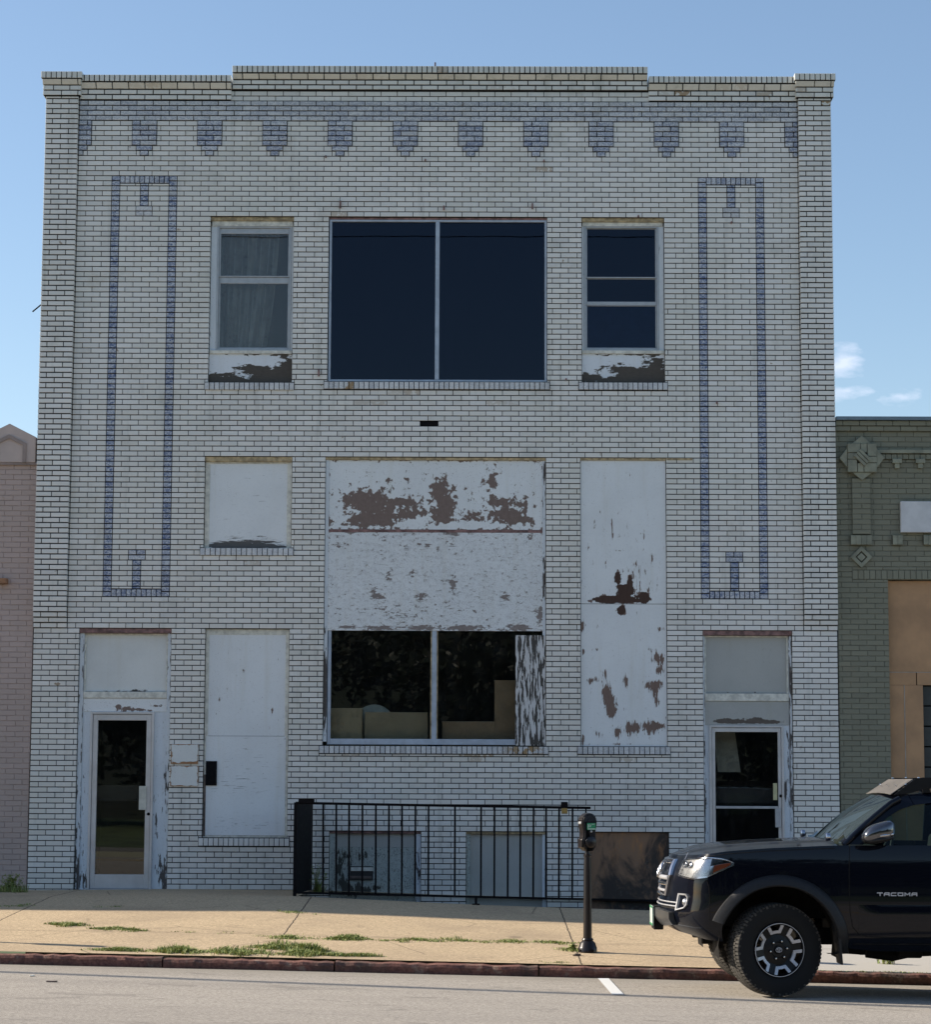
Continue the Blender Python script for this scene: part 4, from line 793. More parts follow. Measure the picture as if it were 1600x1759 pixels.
# ================================================================== railing
YR = -2.05
RL = tag(empty('railing', (XP0, YR, lerp(T_rail, XP0))), 'black steel area railing in front of the basement windows', 'railing')
def loc(o_, root): o_.matrix_parent_inverse = Matrix.Translation(root.location).inverted(); return o_
def RF(px, py): X, Z = F(px, py, YR); return X, Z
def bar(name, pts, hw, hh):
    mb = MB()
    for (x0_, z0_), (x1_, z1_) in zip(pts, pts[1:]):
        mb.add([(x0_, YR-hw, z0_-hh), (x1_, YR-hw, z1_-hh), (x1_, YR+hw, z1_-hh), (x0_, YR+hw, z0_-hh), (x0_, YR-hw, z0_+hh), (x1_, YR-hw, z1_+hh), (x1_, YR+hw, z1_+hh), (x0_, YR+hw, z0_+hh)],
               [(0, 3, 2, 1), (4, 5, 6, 7), (0, 1, 5, 4), (1, 2, 6, 5), (2, 3, 7, 6), (3, 0, 4, 7)])
    return loc(mb.build(name, MT['steel_black'], RL), RL)
bar('top_rail', [RF(508, 1379), RF(538, 1379.5), RF(700, 1382.5), RF(860, 1385), RF(1015, 1387.5)], .018, .015)
bar('bottom_rail', [RF(508, 1533), RF(700, 1537.5), RF(860, 1541), RF(1000, 1544), RF(1190, 1548)], .014, .012)
tp = lambda px: 1379.5+(px-538)*.0168; bt = lambda px: 1533+(px-508)*.0225
for px in (555.5, 578, 600, 623, 646, 668.5, 691, 714, 736.6, 782, 827, 850, 873, 894.5, 917, 938.7, 961, 984):
    X0_, Z1 = RF(px, tp(px)); X1_, Z0_ = RF(px-.6, bt(px)); h = .0112
    mb = MB(); mb.add([(X1_-h, YR-h, Z0_), (X1_+h, YR-h, Z0_), (X1_+h, YR+h, Z0_), (X1_-h, YR+h, Z0_), (X0_-h, YR-h, Z1), (X0_+h, YR-h, Z1), (X0_+h, YR+h, Z1), (X0_-h, YR+h, Z1)],
                    [(0, 3, 2, 1), (4, 5, 6, 7), (0, 1, 5, 4), (1, 2, 6, 5), (2, 3, 7, 6), (3, 0, 4, 7)]); loc(mb.build('picket', MT['steel_black'], RL), RL)
X0_, Z1 = RF(1007, 1387); loc(MB().box(X0_-.009, X0_+.009, YR-.009, YR+.009, Z1-.075, Z1).build('picket_stub', MT['steel_black'], RL), RL)
xa, xb = F(508, 1400, YR)[0], F(538, 1400, 0)[0]; zb0 = RF(508, 1534)[1]; z1_ = RF(520, 1381)[1]
e_ = MB(); e_.add([(xa, YR, zb0), (xa+.02, YR, zb0), (xb, -.03, zb0-.05), (xb-.02, -.03, zb0-.05), (xa, YR, z1_), (xa+.02, YR, z1_), (xb, -.03, z1_), (xb-.02, -.03, z1_)], [(0, 3, 2, 1), (4, 5, 6, 7), (0, 1, 5, 4), (1, 2, 6, 5), (2, 3, 7, 6), (3, 0, 4, 7)])
loc(e_.build('end_panel', MT['steel_black'], RL), RL)
q = RC(513, 1371, 540, 1378, YR); loc(MB().box(q[0], q[1], YR-.03, YR+.05, q[2]-.01, q[3], .006).build('hinge_bracket', MT['steel_black'], RL), RL)
px_ = F(818, 1540, YR)[0]; zg = lerp(T_rail, px_); mb = MB(); mb.box(px_-.015, px_+.015, YR-.015, YR+.015, zg-.02, F(818, 1541, YR)[1]); mb.box(px_-.045, px_+.045, YR-.05, YR+.05, zg-.005, zg+.012, .004); loc(mb.build('foot', MT['steel_black'], RL), RL)
px_ = XP0+.0; mb = MB(); mb.box(xa-.02, xa+.02, YR-.02, YR+.02, zb0-.1, z1_+.02); loc(mb.build('end_post', MT['steel_black'], RL), RL)
lk = empty('latch'); X, Z = F(970, 1383, YR); lk.parent = RL; loc(lk, RL); lk.location = (0, 0, 0)
q = MB(); q.box(X-.04, X+.04, YR-.05, YR+.02, Z-.03, Z+.04, .006); q.build('latch_body', MT['steel_black'], lk)
q = MB(); q.box(X-.035, X+.035, YR-.045, YR, Z-.10, Z-.032, .006); q.build('brass_lock', plain('dull_brass', (.30, .22, .08), .5, .6), lk)
# ================================================================== parking meters
mm = NT('meter_enamel'); n = mm.noise(18, 5, .6); m_meter = mm.pbr(mm.mix(n, (.008, .006, .007), (.022, .017, .017)), .3, .2, .5, mm.bump(n, .002, .3))
mg = NT('meter_cap'); m_cap = mg.pbr((.025, .025, .028), .16, .0, .6, None, .6)
def meter(X, Y, label, ang):
    z = zwalk(X, Y); t = tag(empty('parking_meter', (X, Y, z)), label, 'parking meter', 'parking meters along the kerb')
    p = MB(); p.lathe([(0, .135), (.050, .135), (.058, .12), (.052, .112), (.075, .09), (.088, .05), (.092, .045), (.092, 0), (0, -.01)][::-1], 20)
    for k in range(4):
        a = k*math.pi/2+.6; p.tube([(.082*math.cos(a), .082*math.sin(a), .02), (.105*math.cos(a), .105*math.sin(a), .02)], .011, 6)
    p.build('base', m_meter, t, smooth=40)
    p = MB(); p.lathe([(.043, .12), (.041, .3), (.038, .8), (.034, .925), (.040, .93), (.040, .95), (.026, .955), (.024, .985)], 18); p.build('pole', m_meter, t, smooth=40)
    hd = empty('head', (0, 0, .985), t); hd.rotation_euler.z = ang
    out = [(-.045, .0), (.045, .0), (.074, .05), (.078, .10), (.066, .135), (.066, .20), (.079, .245), (.080, .29)]
    out += [(.080*math.cos(a), .29+.080*math.sin(a)) for a in [math.pi*k/12 for k in range(1, 12)]]
    out += [(-x_, z_) for x_, z_ in out[:8][::-1]]
    bm = bmesh.new(); fr_ = [bm.verts.new((x_, -.055, z_)) for x_, z_ in out]; f_ = bm.faces.new(fr_); r_ = bmesh.ops.extrude_face_region(bm, geom=[f_]); 
    for v_ in [g_ for g_ in r_['geom'] if isinstance(g_, bmesh.types.BMVert)]: v_.co.y += .11
    bmesh.ops.recalc_face_normals(bm, faces=bm.faces); bmesh.ops.bevel(bm, geom=bm.edges[:], offset=.014, segments=3, affect='EDGES', clamp_overlap=True)
    MB().bm(bm).build('housing', m_meter, hd, smooth=50)
    wnd = [(.062*math.cos(a), .285+.064*math.sin(a)) for a in [math.pi*k/14 for k in range(15)]]; MB().prism(wnd[::-1], -.062, -.054).build('window', m_cap, hd, smooth=30)
    sg = MB().box(-.035, .058, -.066, -.056, .205, .272, .002).build('green_label', plain('green_label', (.02, .24, .10), .5, var=.2, sc_=60), hd)
    lt = MB(); lt.box(-.030, .052, -.0675, -.066, .209, .220); lt.box(-.03, -.02, -.0675, -.066, .224, .262)
    lt.lathe([(.006, 0), (.013, .0)], 14, Matrix.Translation((-.006, -.068, .245)) @ Matrix.Rotation(R(90), 4, 'X')); lt.box(.012, .045, -.0675, -.066, .258, .264)
    lt.build('label_print', plain('pale_print', (.45, .60, .50), .6), sg)
    k_ = MB(); k_.lathe([(0, .022), (.040, .020), (.056, .012), (.060, 0), (.060, -.02)], 24, Matrix.Translation((.006, -.055, .085)) @ Matrix.Rotation(R(90), 4, 'X')); k_.build('coin_dial', m_meter, hd, smooth=40)
    k_ = MB(); k_.lathe([(0, .012), (.010, .010), (.012, 0)], 12, Matrix.Translation((.01, -.06, .19)) @ Matrix.Rotation(R(90), 4, 'X')); k_.box(-.09, -.074, -.03, .03, .26, .285, .005); k_.build('coin_slot', MT['alu'], hd, smooth=40)
    k_ = MB(); k_.box(-.088, -.068, -.045, .045, .03, .115, .008); k_.build('side_hinge', m_meter, hd)
    return t
gx, gy, gz = G(1010, 1635); mtr = meter(gx, gy, 'dark parking meter with a green label standing near the kerb', R(24))
mt2 = meter(-6.05, gy-.02, 'parking meter beyond the left edge of the picture, seen reflected in the left door', R(10))
# ================================================================== overhead cables and their poles
def pole(X, Y, h, label):
    t = tag(empty('utility_pole', (X, Y, 0)), label, 'utility pole'); MB().tube([(0, 0, -.5), (0, 0, h)], [.17, .11], 12).build('pole_shaft', MT['wood_dark'], t)
    MB().box(-.9, .9, -.06, .06, h-.9, h-.76).build('cross_arm', MT['wood_dark'], t); return t
wr0, wr1 = (-48.0, .13), (28.0, -16.7)
def cable(a, b_, h0, h1, sag, r_, label):
    pts = [(a[0]+(b_[0]-a[0])*k/40, a[1]+(b_[1]-a[1])*k/40, h0+(h1-h0)*k/40-sag*4*(k/40)*(1-k/40)) for k in range(41)]
    return tag(MB().tube(pts, r_, 6).build('overhead_cable', MT['steel_black'], None), label, 'cable', 'overhead cables')
pole(-48, .4, 13, 'wooden utility pole far off to the left'); pole(45, -20.6, 15.5, 'wooden utility pole far off to the right'); pole(-45, -22.5, 15.2, 'wooden utility pole across the street to the left')
cable((-48, .22), (45, -20.38), 12.3, 12.3, 0, .085, 'thick overhead cable crossing above the street')
cable((-45, -22.5), (45, -22.5), 14.5, 14.7, .25, .012, 'thin overhead cable on the far side of the street')
# ================================================================== weeds and grass
gm = NT('grass_blades'); hi_ = gm.n('HairInfo') if False else None; n = gm.noise(5, 3, .6); n2 = gm.noise(60, 2)
m_grass = gm.pbr(gm.mix(gm.ramp(n2, .35, .65), gm.mix(n, (.12, .19, .035), (.22, .30, .07)), (.36, .36, .14)), .6, 0, .3)
def blades(mb, X, Y, z, n, r, h, rs, lean=.7):
    for _ in range(n):
        a = rs.uniform(0, 6.283); q = r*math.sqrt(rs.random()); bx, by = X+q*math.cos(a)*1.0, Y+q*math.sin(a)*.6
        L = h*rs.uniform(.4, 1.15); d = rs.uniform(0, 6.283); ln_ = L*rs.uniform(.15, lean); w_b = rs.uniform(.0025, .006)
        dx, dy = math.cos(d)*ln_, math.sin(d)*ln_; px_, py_ = -math.sin(d)*w_b, math.cos(d)*w_b; hh = L*.85
        mb.add([(bx-px_, by-py_, z), (bx+px_, by+py_, z), (bx+dx*.45+px_*.8, by+dy*.45+py_*.8, z+hh*.6), (bx+dx*.45-px_*.8, by+dy*.45-py_*.8, z+hh*.6), (bx+dx, by+dy, z+hh*.9)], [(0, 1, 2, 3), (3, 2, 4)])
rs = random.Random(11); gb = MB()
def strip(p0, p1, n, h, r_, dens):
    a = G(*p0); b_ = G(*p1)
    for i in range(int(n*2.0)):
        t = rs.random()*1.08-.04; X, Y = a[0]+(b_[0]-a[0])*t+rs.gauss(0, .06), a[1]+(b_[1]-a[1])*t+rs.gauss(0, .05)*(.4+1.2*math.sin(math.pi*min(1, max(0, t))))
        if Y < CURB+.14: Y = CURB+.16
        k = .12+1.5*max(0, mnoise.noise(Vector((X*3.4, Y*3, 3)))+.22)
        k *= .35+.65*math.sin(math.pi*min(1, max(0, t)))**.5
        blades(gb, X, Y, (zwalk(X, Y) if Y > CURB+.15 else zgut(X)+.1)-.004, int(dens*k)+1, r_*rs.uniform(.6, 1.3), h*(.35+k*.85), rs, 1.0)
strip((175, 1632), (620, 1642), 260, .075, .07, 26); strip((160, 1630), (330, 1634), 60, .05, .05, 18); strip((430, 1627), (560, 1634), 90, .085, .08, 24); strip((455, 1608), (560, 1612), 60, .05, .06, 18)
strip((480, 1612), (980, 1619), 150, .035, .05, 16); strip((570, 1612), (650, 1614), 50, .045, .06, 20); strip((715, 1614), (800, 1616), 55, .05, .07, 22); strip((830, 1617), (900, 1618), 45, .045, .06, 18); strip((900, 1618), (980, 1620), 30, .035, .05, 14)
strip((95, 1587), (148, 1590), 45, .055, .07, 24); strip((165, 1595), (238, 1599), 45, .035, .05, 20); strip((495, 1566), (520, 1568), 22, .035, .05, 16); strip((318, 1600), (328, 1600), 8, .03, .03, 14)
strip((0, 1556), (80, 1557), 25, .03, .03, 8); strip((170, 1557), (210, 1557), 14, .025, .03, 8); strip((385, 1602), (395, 1603), 6, .02, .03, 8); strip((965, 1628), (995, 1634), 24, .05, .05, 16); strip((940, 1652), (1000, 1654), 18, .02, .03, 8); strip((1380, 1666), (1590, 1672), 40, .02, .03, 6)
tag(gb.build('grass', m_grass, None), None, None, None, 'stuff')
def weed(px, py, n, r_, h, label, stems=6):
    X, Y, z = G(px, py); mb = MB(); blades(mb, 0, 0, 0, n, r_, h*.6, rs, .9)
    for s_ in range(stems):
        a = rs.uniform(0, 6.28); d = rs.uniform(.1, .5)*h; tip = (rs.uniform(-r_, r_)*.4+math.cos(a)*d, math.sin(a)*d*.5, h*rs.uniform(.6, 1)); b0 = (rs.uniform(-r_, r_)*.5, 0, 0)
        mb.tube([b0, ((b0[0]+tip[0])/2*.8, tip[1]*.4, tip[2]*.55), tip], [.004, .003, .0015], 4)
        for k in range(14):
            t = rs.uniform(.25, 1); c = [b0[i]+(tip[i]-b0[i])*t for i in range(3)]; an = rs.uniform(0, 6.28); L = rs.uniform(.02, .045); w_b = L*.28
            mb.add([c, (c[0]+math.cos(an)*L*.5-math.sin(an)*w_b, c[1]+math.sin(an)*L*.5+math.cos(an)*w_b, c[2]+.01), (c[0]+math.cos(an)*L, c[1]+math.sin(an)*L, c[2]+rs.uniform(-.01, .02)), (c[0]+math.cos(an)*L*.5+math.sin(an)*w_b, c[1]+math.sin(an)*L*.5-math.cos(an)*w_b, c[2]+.01)], [(0, 1, 2, 3)])
    o_ = mb.build('weed', m_grass, None); o_.location = (X, Y, z-.005); return tag(o_, label, 'weed')
weed(18, 1532, 260, .22, .24, 'bushy weed at the foot of the pink wall', 26); weed(112, 1521, 40, .06, .22, 'small weed against the white bricks left of the left door', 6); weed(545, 1532, 70, .09, .36, 'tall weed growing in the corner behind the railing end', 10)
weed(300, 1525, 20, .05, .04, 'tiny weed at the wall just right of the left door', 2); weed(1523, 1655, 50, .09, .17, 'spindly weed at the kerb beneath the truck', 9); weed(985, 1632, 60, .08, .07, 'low weed at the foot of the parking meter', 5)
# small litter
lm = MB(); X, Y, z = G(993, 1641); lm.box(X-.03, X+.03, Y-.02, Y+.02, z, z+.018, .004); lm.box(X-.05, X-.02, Y-.05, Y-.03, z, z+.012, .003)
tag(lm.build('litter', MT['wood_dark'], None), 'brown scrap of litter by the parking meter base', 'litter')
X, Y, z = G(89, 1687); tag(MB().box(X-.045, X+.045, Y-.015, Y+.015, z+.002, z+.014, .004).build('twig', MT['wood_dark'], None), 'dark twig lying on the asphalt', 'twig')
X, Y, z = G(55, 1677); tag(MB().box(X-.02, X+.02, Y-.02, Y+.02, z+.002, z+.014, .006).build('pebble', MT['frame_cream'], None), 'pale pebble lying on the asphalt', 'pebble')
# ================================================================== trees across the street (seen only as reflections)
lf = plain('tree_leaves', (.011, .018, .008), .6, var=.4, sc_=2); bk = plain('bark', (.09, .07, .05), .9, var=.3, sc_=6)
rs = random.Random(23); cm_ = MB()
cl_ = [(rs.gauss(0, 1.6), rs.gauss(0, 1.5), rs.uniform(1.8, 9.6), rs.uniform(.9, 1.7)) for _ in range(40)]
for cx, cy, cz, r_ in cl_:
    k = 1-abs(cz-6)/7; cx *= k*1.5; cy *= k*1.5
    for _ in range(170):
        d = Vector((rs.gauss(0, 1), rs.gauss(0, 1), rs.gauss(0, .8))).normalized()*r_*rs.uniform(.5, 1.05); p = Vector((cx, cy, cz))+d
        u = Vector((rs.gauss(0, 1), rs.gauss(0, 1), rs.gauss(0, 1))).normalized()*rs.uniform(.09, .19); w2 = u.cross(d.normalized()+Vector((.01, .3, .2))).normalized()*.12
        cm_.add([p-u, p+w2, p+u, p-w2], [(0, 1, 2, 3)])
tk = MB(); tk.tube([(0, 0, -.4), (.1, 0, 2), (0, .1, 5), (.2, 0, 8)], [.3, .22, .15, .05], 10)
for k in range(6): a = k*1.05; tk.tube([(0, 0, 2.4+k*.5), (math.cos(a)*1.1, math.sin(a)*1.1, 4.2+k*.6), (math.cos(a)*2, math.sin(a)*2, 5.6+k*.6)], [.12, .08, .03], 6)
tr = empty('tree', (-26, -50, .2)); cr_ = cm_.build('crown', lf, tr); tk_ = tk.build('trunk', bk, tr, smooth=60)
names = ('leftmost', 'second', 'third', 'fourth', 'fifth', 'sixth', 'seventh', 'eighth', 'rightmost')
for i in range(9):
    if i == 0: t = tr
    else:
        t = tr.copy(); sc.collection.objects.link(t)
        for ch in (cr_, tk_): c = ch.copy(); sc.collection.objects.link(c); c.parent = t
    t.location = (-26+i*6.2+rs.uniform(-1, 1), -50+rs.uniform(-4, 3), .1); t.rotation_euler.z = rs.uniform(0, 6.28); s_ = rs.uniform(.85, 1.12); t.scale = (s_*1.25, s_*1.25, s_)
    tag(t, 'leafy tree across the street, %s of the row of nine' % names[i], 'tree', 'trees across the street')
# ================================================================== the black pickup
pm = NT('black_clearcoat'); pm.pbr(pm.mix(pm.noise(300, 2), (.0020, .0030, .0065), (.0035, .0048, .010)), .30, .0, .03, None, .62); M_paint = pm.mat
M_plastic = plain('grey_black_plastic', (.013, .013, .014), .5, 0, .35, var=.2, sc_=40, bump=.3)
M_rubber = plain('tyre_rubber', (.009, .009, .009), .8, 0, .3, var=.35, sc_=16, bump=.3)
M_tread = plain('dusty_tread', (.06, .055, .048), .95, 0, .2, var=.4, sc_=25, bump=.4)
M_chrome = plain('chrome', (.55, .55, .57), .16, 1.0, var=.03)
M_silver = plain('machined_silver', (.50, .50, .52), .42, .5, var=.06, sc_=30)
M_black = plain('gloss_black_rim', (.004, .004, .005), .4, .0, .3, var=.2)
M_under = plain('underbody', (.010, .009, .008), .8, 0, .2, var=.6, sc_=9)
M_cgl = m_glass('car_glass', (.40, .50, .47), .006, (.45, .52, .52))
hl = NT('clear_lens'); f_ = hl.n('Fresnel'); f_.inputs[0].default_value = 1.5; g_ = hl.n('BsdfGlossy'); g_.inputs['Roughness'].default_value = .02; t_ = hl.n('BsdfTransparent'); t_.inputs[0].default_value = (.93, .94, .95, 1)
x_ = hl.n('MixShader'); [hl.t.links.new(a, b) for a, b in ((f_.outputs[0], x_.inputs[0]), (t_.outputs[0], x_.inputs[1]), (g_.outputs[0], x_.inputs[2]), (x_.outputs[0], hl.out.inputs[0]))]; M_lens = hl.mat
M_amber = plain('amber_lens', (.36, .075, .02), .2, var=.1, coat=.8)
M_refl = plain('lamp_reflector', (.50, .50, .50), .28, .85, var=.12, sc_=12)
TX, TYC = F(1340, 1629, -10.41)[0], -9.47
TZ = zroad(TX, -10.3)+.012
TR = tag(empty('pickup_truck', (TX, TYC, TZ)), 'black pickup truck with a roof rack parked at the kerb, facing left', 'pickup truck')
HALF = [(-.90, 0), (-.897, .12), (-.883, .26), (-.855, .40), (-.828, .50), (-.795, .60), (-.757, .70), (-.710, .80), (-.648, .878), (-.57, .917), (-.45, .935), (-.30, .94), (0, .942), (.5, .938), (1.0, .93), (2.3, .93), (3.2, .935), (4.30, .925), (4.42, .87)]
cum = [0]
for a, b in zip(HALF, HALF[1:]): cum.append(cum[-1]+math.hypot(b[0]-a[0], b[1]-a[1]))
def OUT(tau):
    s_ = 1 if tau >= 0 else -1; t = abs(tau)
    for i in range(len(cum)-1):
        if t <= cum[i+1] or i == len(cum)-2:
            k = min(1, (t-cum[i])/(cum[i+1]-cum[i])); a, b = HALF[i], HALF[i+1]
            p0 = HALF[max(0, i-1)]; p3 = HALF[min(len(HALF)-1, i+2)]
            if i == 0: p0 = (b[0], -b[1])
            def cr(p, q, r_, s4, u): return q+.5*u*(r_-p+u*(2*p-5*q+4*r_-s4+u*(3*(q-r_)+s4-p)))
            return cr(p0[0], a[0], b[0], p3[0], k), s_*cr(p0[1], a[1], b[1], p3[1], k)
def tau_of_y(y):                     # on the nose curve
    lo, hi = 0, cum[10]
    for _ in range(40):
        m_ = (lo+hi)/2
        if OUT(m_)[1] < y: lo = m_
        else: hi = m_
    return lo
def tau_of_x(x):
    lo, hi = 0, cum[-1]
    for _ in range(40):
        m_ = (lo+hi)/2
        if OUT(m_)[0] < x: lo = m_
        else: hi = m_
    return lo
def surf(tau, z, off=0.0):
    x, y = OUT(tau); x2, y2 = OUT(tau+.01); x1, y1 = OUT(tau-.01); tx, ty = x2-x1, y2-y1; L = math.hypot(tx, ty); nx, ny = (-abs(ty)/L if False else -ty/L*1, tx/L)
    if nx*(x-1.5)+ny*y < 0: nx, ny = -nx, -ny
    nose = max(0, min(1, (-.42-x)/.40))
    ins = 0
    if z > 1.0: ins += .035*((z-1.0)/.28)**2*(1-nose*.3)
    if z < .60: ins += .05*((.60-z)/.15)**2*(1-nose)
    if .60 < z < 1.0: ins += -.006*math.sin((z-.6)/.4*math.pi)
    lean = .0
    if z > .95: lean += .17*((z-.95)/.3)**1.6
    if z < .80: lean += -.035*min(1, (.80-z)/.12)
    if z < .62: lean += .16*((.62-z)/.15)**1.5
    o_ = off-ins
    return Vector((x+nx*o_+lean*nose*(1 if nose > 0 else 0), y+ny*o_, z))
def ztop(x):
    return lerp([(-.95, 1.135), (-.80, 1.155), (-.7, 1.168), (-.45, 1.195), (-.1, 1.222), (.35, 1.243), (.55, 1.25), (1.2, 1.252), (2.5, 1.25), (2.56, 1.30), (4.4, 1.32)], x)
ARC, ARR, ARZ = (0.0, 3.24), .50, .41
def zlow(x):
    b = lerp([(-.95, .56), (-.86, .50), (-.70, .46), (-.5, .45), (.5, .42), (.7, .37), (2.5, .37), (2.7, .42), (4.4, .50)], x)
    for c in ARC:
        d = abs(x-c)
        if d < ARR: b = max(b, ARZ+math.sqrt(ARR*ARR-d*d)*1.02)
    return b
txs = sorted(set([k*.06 for k in range(0, int(tau_of_x(-.52)/.06)+1)]+[tau_of_x(c+ARR*math.sin(a)) for c in ARC for a in [math.pi*(k/40-.5) for k in range(41)]]
                 +[tau_of_x(c+s_*(ARR+.0015)) for c in ARC for s_ in (-1, 1)]+[tau_of_x(q) for q in (.56, .62, .8, 1, 1.2, 1.4, 1.6, 1.8, 2, 2.2, 2.4, 2.6, 3.8, 3.95, 4.1, 4.25, 4.33, 4.38, 4.41)]+[cum[-1]]))
mb = MB(); rows = []
VR = [0, .03, .08, .15, .25, .35, .45, .55, .65, .75, .84, .90, .95, .98, 1]
allt = [-t for t in txs[::-1]]+txs[1:]
for k in VR:
    row = []
    for t in allt:
        x, _ = OUT(t); z0, z1 = zlow(x), ztop(x); z = z0+(z1-z0)*k; p = surf(t, z); row.append(p)
    rows.append(row)
mb.grid(rows)
body = mb.build('body', M_paint, TR, smooth=38)
# bonnet, with raised centre
mb = MB(); rows = []
hx = [-.95, -.93, -.90, -.86, -.80, -.72, -.60, -.45, -.3, -.15, 0, .15, .3, .42, .50]
def hoodpt(x, v):                     # v -1..1 across
    t = tau_of_x(max(x, -.899)) if x > -.899 else 0; xx, w = OUT(t); z = ztop(xx); p = surf(t, z); w_ = p.y; xo = p.x
    c = .050*(1-abs(v)**2.4)+.022*max(0, min(1, (.62-abs(v))/.10))
    fade = max(0, min(1, (x+.95)/.25)); return xo, w_, z, c*fade
nst = 44; prof = []
for i in range(nst+1):
    t = tau_of_x(-.30)*0; 
# bonnet mapped from the outline inward: rings from the edge (k=0) to the centreline (k=1)
edge = [t for t in txs if OUT(t)[0] <= .46]+[tau_of_x(.50)]
for k in range(0, 23):
    v = k/22; row = []
    for t in edge:
        p = surf(t, ztop(OUT(t)[0])); y = p.y*(1-v); 
        # keep x on the nose curve as it moves to the centre
        px0_ = surf(0, 1.185).x; f_n = max(0, min(1, (-.35-p.x)/.5)); xo = p.x+(0 if True else 0)
        vv = 1-v; crown = .036*(1-vv**2.2)+.014*max(0, min(1, (.66-vv)/.09)); fade = max(.0, min(1, (p.x+.80)/.22))
        zc = p.z+crown*(.15+.85*fade); row.append(Vector((xo, y, zc)))
    rows.append(row)
mb = MB(); mb.grid(rows); n_ = len(rows); mb.grid([[Vector((p.x, -p.y, p.z)) for p in r_][::-1] for r_ in rows])
hd_ = mb.build('bonnet', M_paint, TR, smooth=32)
# shut lines: thin dark grooves
def seam(name, pts, r_=.0035): MB().tube(pts, r_, 5).build(name, M_under, body)
near = -1
seam('door_seam', [surf(-tau_of_x(x), z, .0005) for x, z in ((.60, 1.25), (.59, 1.1), (.585, .9), (.59, .70), (.61, .58), (.66, .52), (.74, .495), (.9, .49), (1.2, .49), (1.5, .49), (1.56, .5), (1.6, .55), (1.61, .8), (1.61, 1.25))])
seam('door_seam', [surf(-tau_of_x(x), z, .0005) for x, z in ((1.63, 1.25), (1.63, .8), (1.62, .5), (1.8, .49), (2.2, .49), (2.42, .55), (2.45, .8), (2.45, 1.25))])
seam('bonnet_seam', [surf(-t, ztop(OUT(t)[0])-.022, .001) for t in txs if -.66 < OUT(t)[0] < .48], .003)
MB().tube([surf(-tau_of_y(y), z, .002) for y, z in ((.50, 1.172), (.515, 1.155), (.53, 1.135), (.54, 1.115))], .004, 5).build('bonnet_seam', M_silver, body)
seam('bumper_seam', [surf(-tau_of_x(x), z, .001) for x, z in ((-.60, .96), (-.58, .90), (-.575, .80), (-.57, .70), (-.565, .62))], .003)
seam('sill_crease', [surf(-tau_of_x(x), .435, .0) for x in (.62, 1, 1.6, 2.4)], .006)
# door pressing: a soft scallop along the lower doors
mb = MB(); rows = []
for z, o_ in ((.545, .0), (.62, .007), (.70, .009), (.76, .0)):
    rows.append([surf(-tau_of_x(x), z, o_*min(1, (x-.66)*6, (2.4-x)*6)+.001) for x in [.66+.0435*k*1 for k in range(41)]])
mb.grid(rows); mb.build('door_moulding', M_paint, TR, smooth=60)
# inner arch liners and floor
mb = MB()
for c in ARC:
    for s_ in (-1, 1):
        rows = []
        for y in (.925, .62, .45): rows.append([(c+(ARR+.01)*math.cos(a), s_*y, ARZ+(ARR+.012)*1.02*math.sin(a)) for a in [math.pi*(k/16*1.12-.06) for k in range(17)]])
        mb.grid(rows)
mb.box(.55, 2.7, -.82, .82, .42, .5); mb.box(-.55, .5, -.44, .44, .62, 1.1); mb.box(-.62, -.3, -.62, .62, .56, .9); mb.box(2.7, 4.3, -.5, .5, .5, .9)
mb.build('wheel_arch_liner', M_under, TR)
mb = MB()
for s_ in (-1, 1): mb.box(-.6, 4.2, s_*.42-.04, s_*.42+.04, .40, .54, .01)
mb.tube([(-.55, -.30, .48), (-.62, 0, .46), (-.55, .30, .48)], .03, 8); mb.tube([(.0, -.62, .40), (.0, -.2, .43), (0, .2, .43), (0, .62, .40)], .04, 8)
mb.prism([(-.72, .50), (-.55, .42), (-.2, .34), (.1, .33), (.2, .45), (-.2, .60)], -.28, .28)
mb.box(.75, 1.35, -.28, .1, .30, .44, .03); mb.tube([(.6, -.30, .36), (1.1, -.32, .33), (1.6, -.30, .35), (3.0, -.3, .42)], .045, 10); mb.tube([(.8, -.45, .34), (1.02, -.45, .31), (1.2, -.44, .35)], .05, 10)
mb.box(1.05, 1.25, -.62, -.3, .30, .40, .02); mb.box(1.4, 1.5, -.5, -.4, .34, .42, .01); mb.tube([(3.24, -.7, .40), (3.24, .7, .40)], .06, 10); mb.box(-.50, -.42, -.5, -.36, .36, .5, .01); mb.box(-.38, -.30, -.30, -.2, .33, .5, .01)
mb.build('chassis', M_under, TR)
mb = MB(); mb.prism([(-.66, .50), (-.40, .38), (-.05, .335), (.05, .37), (-.2, .47), (-.55, .56)], -.33, .33); mb.build('skid_plate', plain('dusty_skid_plate', (.13, .12, .10), .6, .3, var=.3), TR)
# wheel-arch flares
def flare(c, name, s_):
    mb = MB(); rows = []
    A = [math.pi*(.12+1.06*k/48) for k in range(49)]
    for a in A:
        ca, sa = math.cos(a), math.sin(a); x0_, z0_ = c-ca*ARR*.985, ARZ+sa*ARR*1.0
        w_ = .085+.012*sa+(.035*max(0, -sa*3) if ca > 0 else .06*max(0, -sa*3)); x1_, z1_ = c-ca*(ARR+w_), ARZ+sa*(ARR+w_)
        z0_ = max(z0_, .35); z1_ = max(z1_, .35)
        def P(k, off): x = x0_+(x1_-x0_)*k; z = z0_+(z1_-z0_)*k; return surf(s_*tau_of_x(x), z, off)
        p0 = P(0, -.06); p0b = P(0, .040); p1 = P(.12, .052); p2 = P(.5, .046); p3 = P(.9, .026); p4 = P(1.0, -.004); rows.append([p0, p0b, p1, p2, p3, p4])
    mb.grid(rows); return mb.build(name, M_plastic, TR, smooth=45)
for c in ARC:
    for s_ in (-1, 1): flare(c, 'wheel_arch_flare', s_)
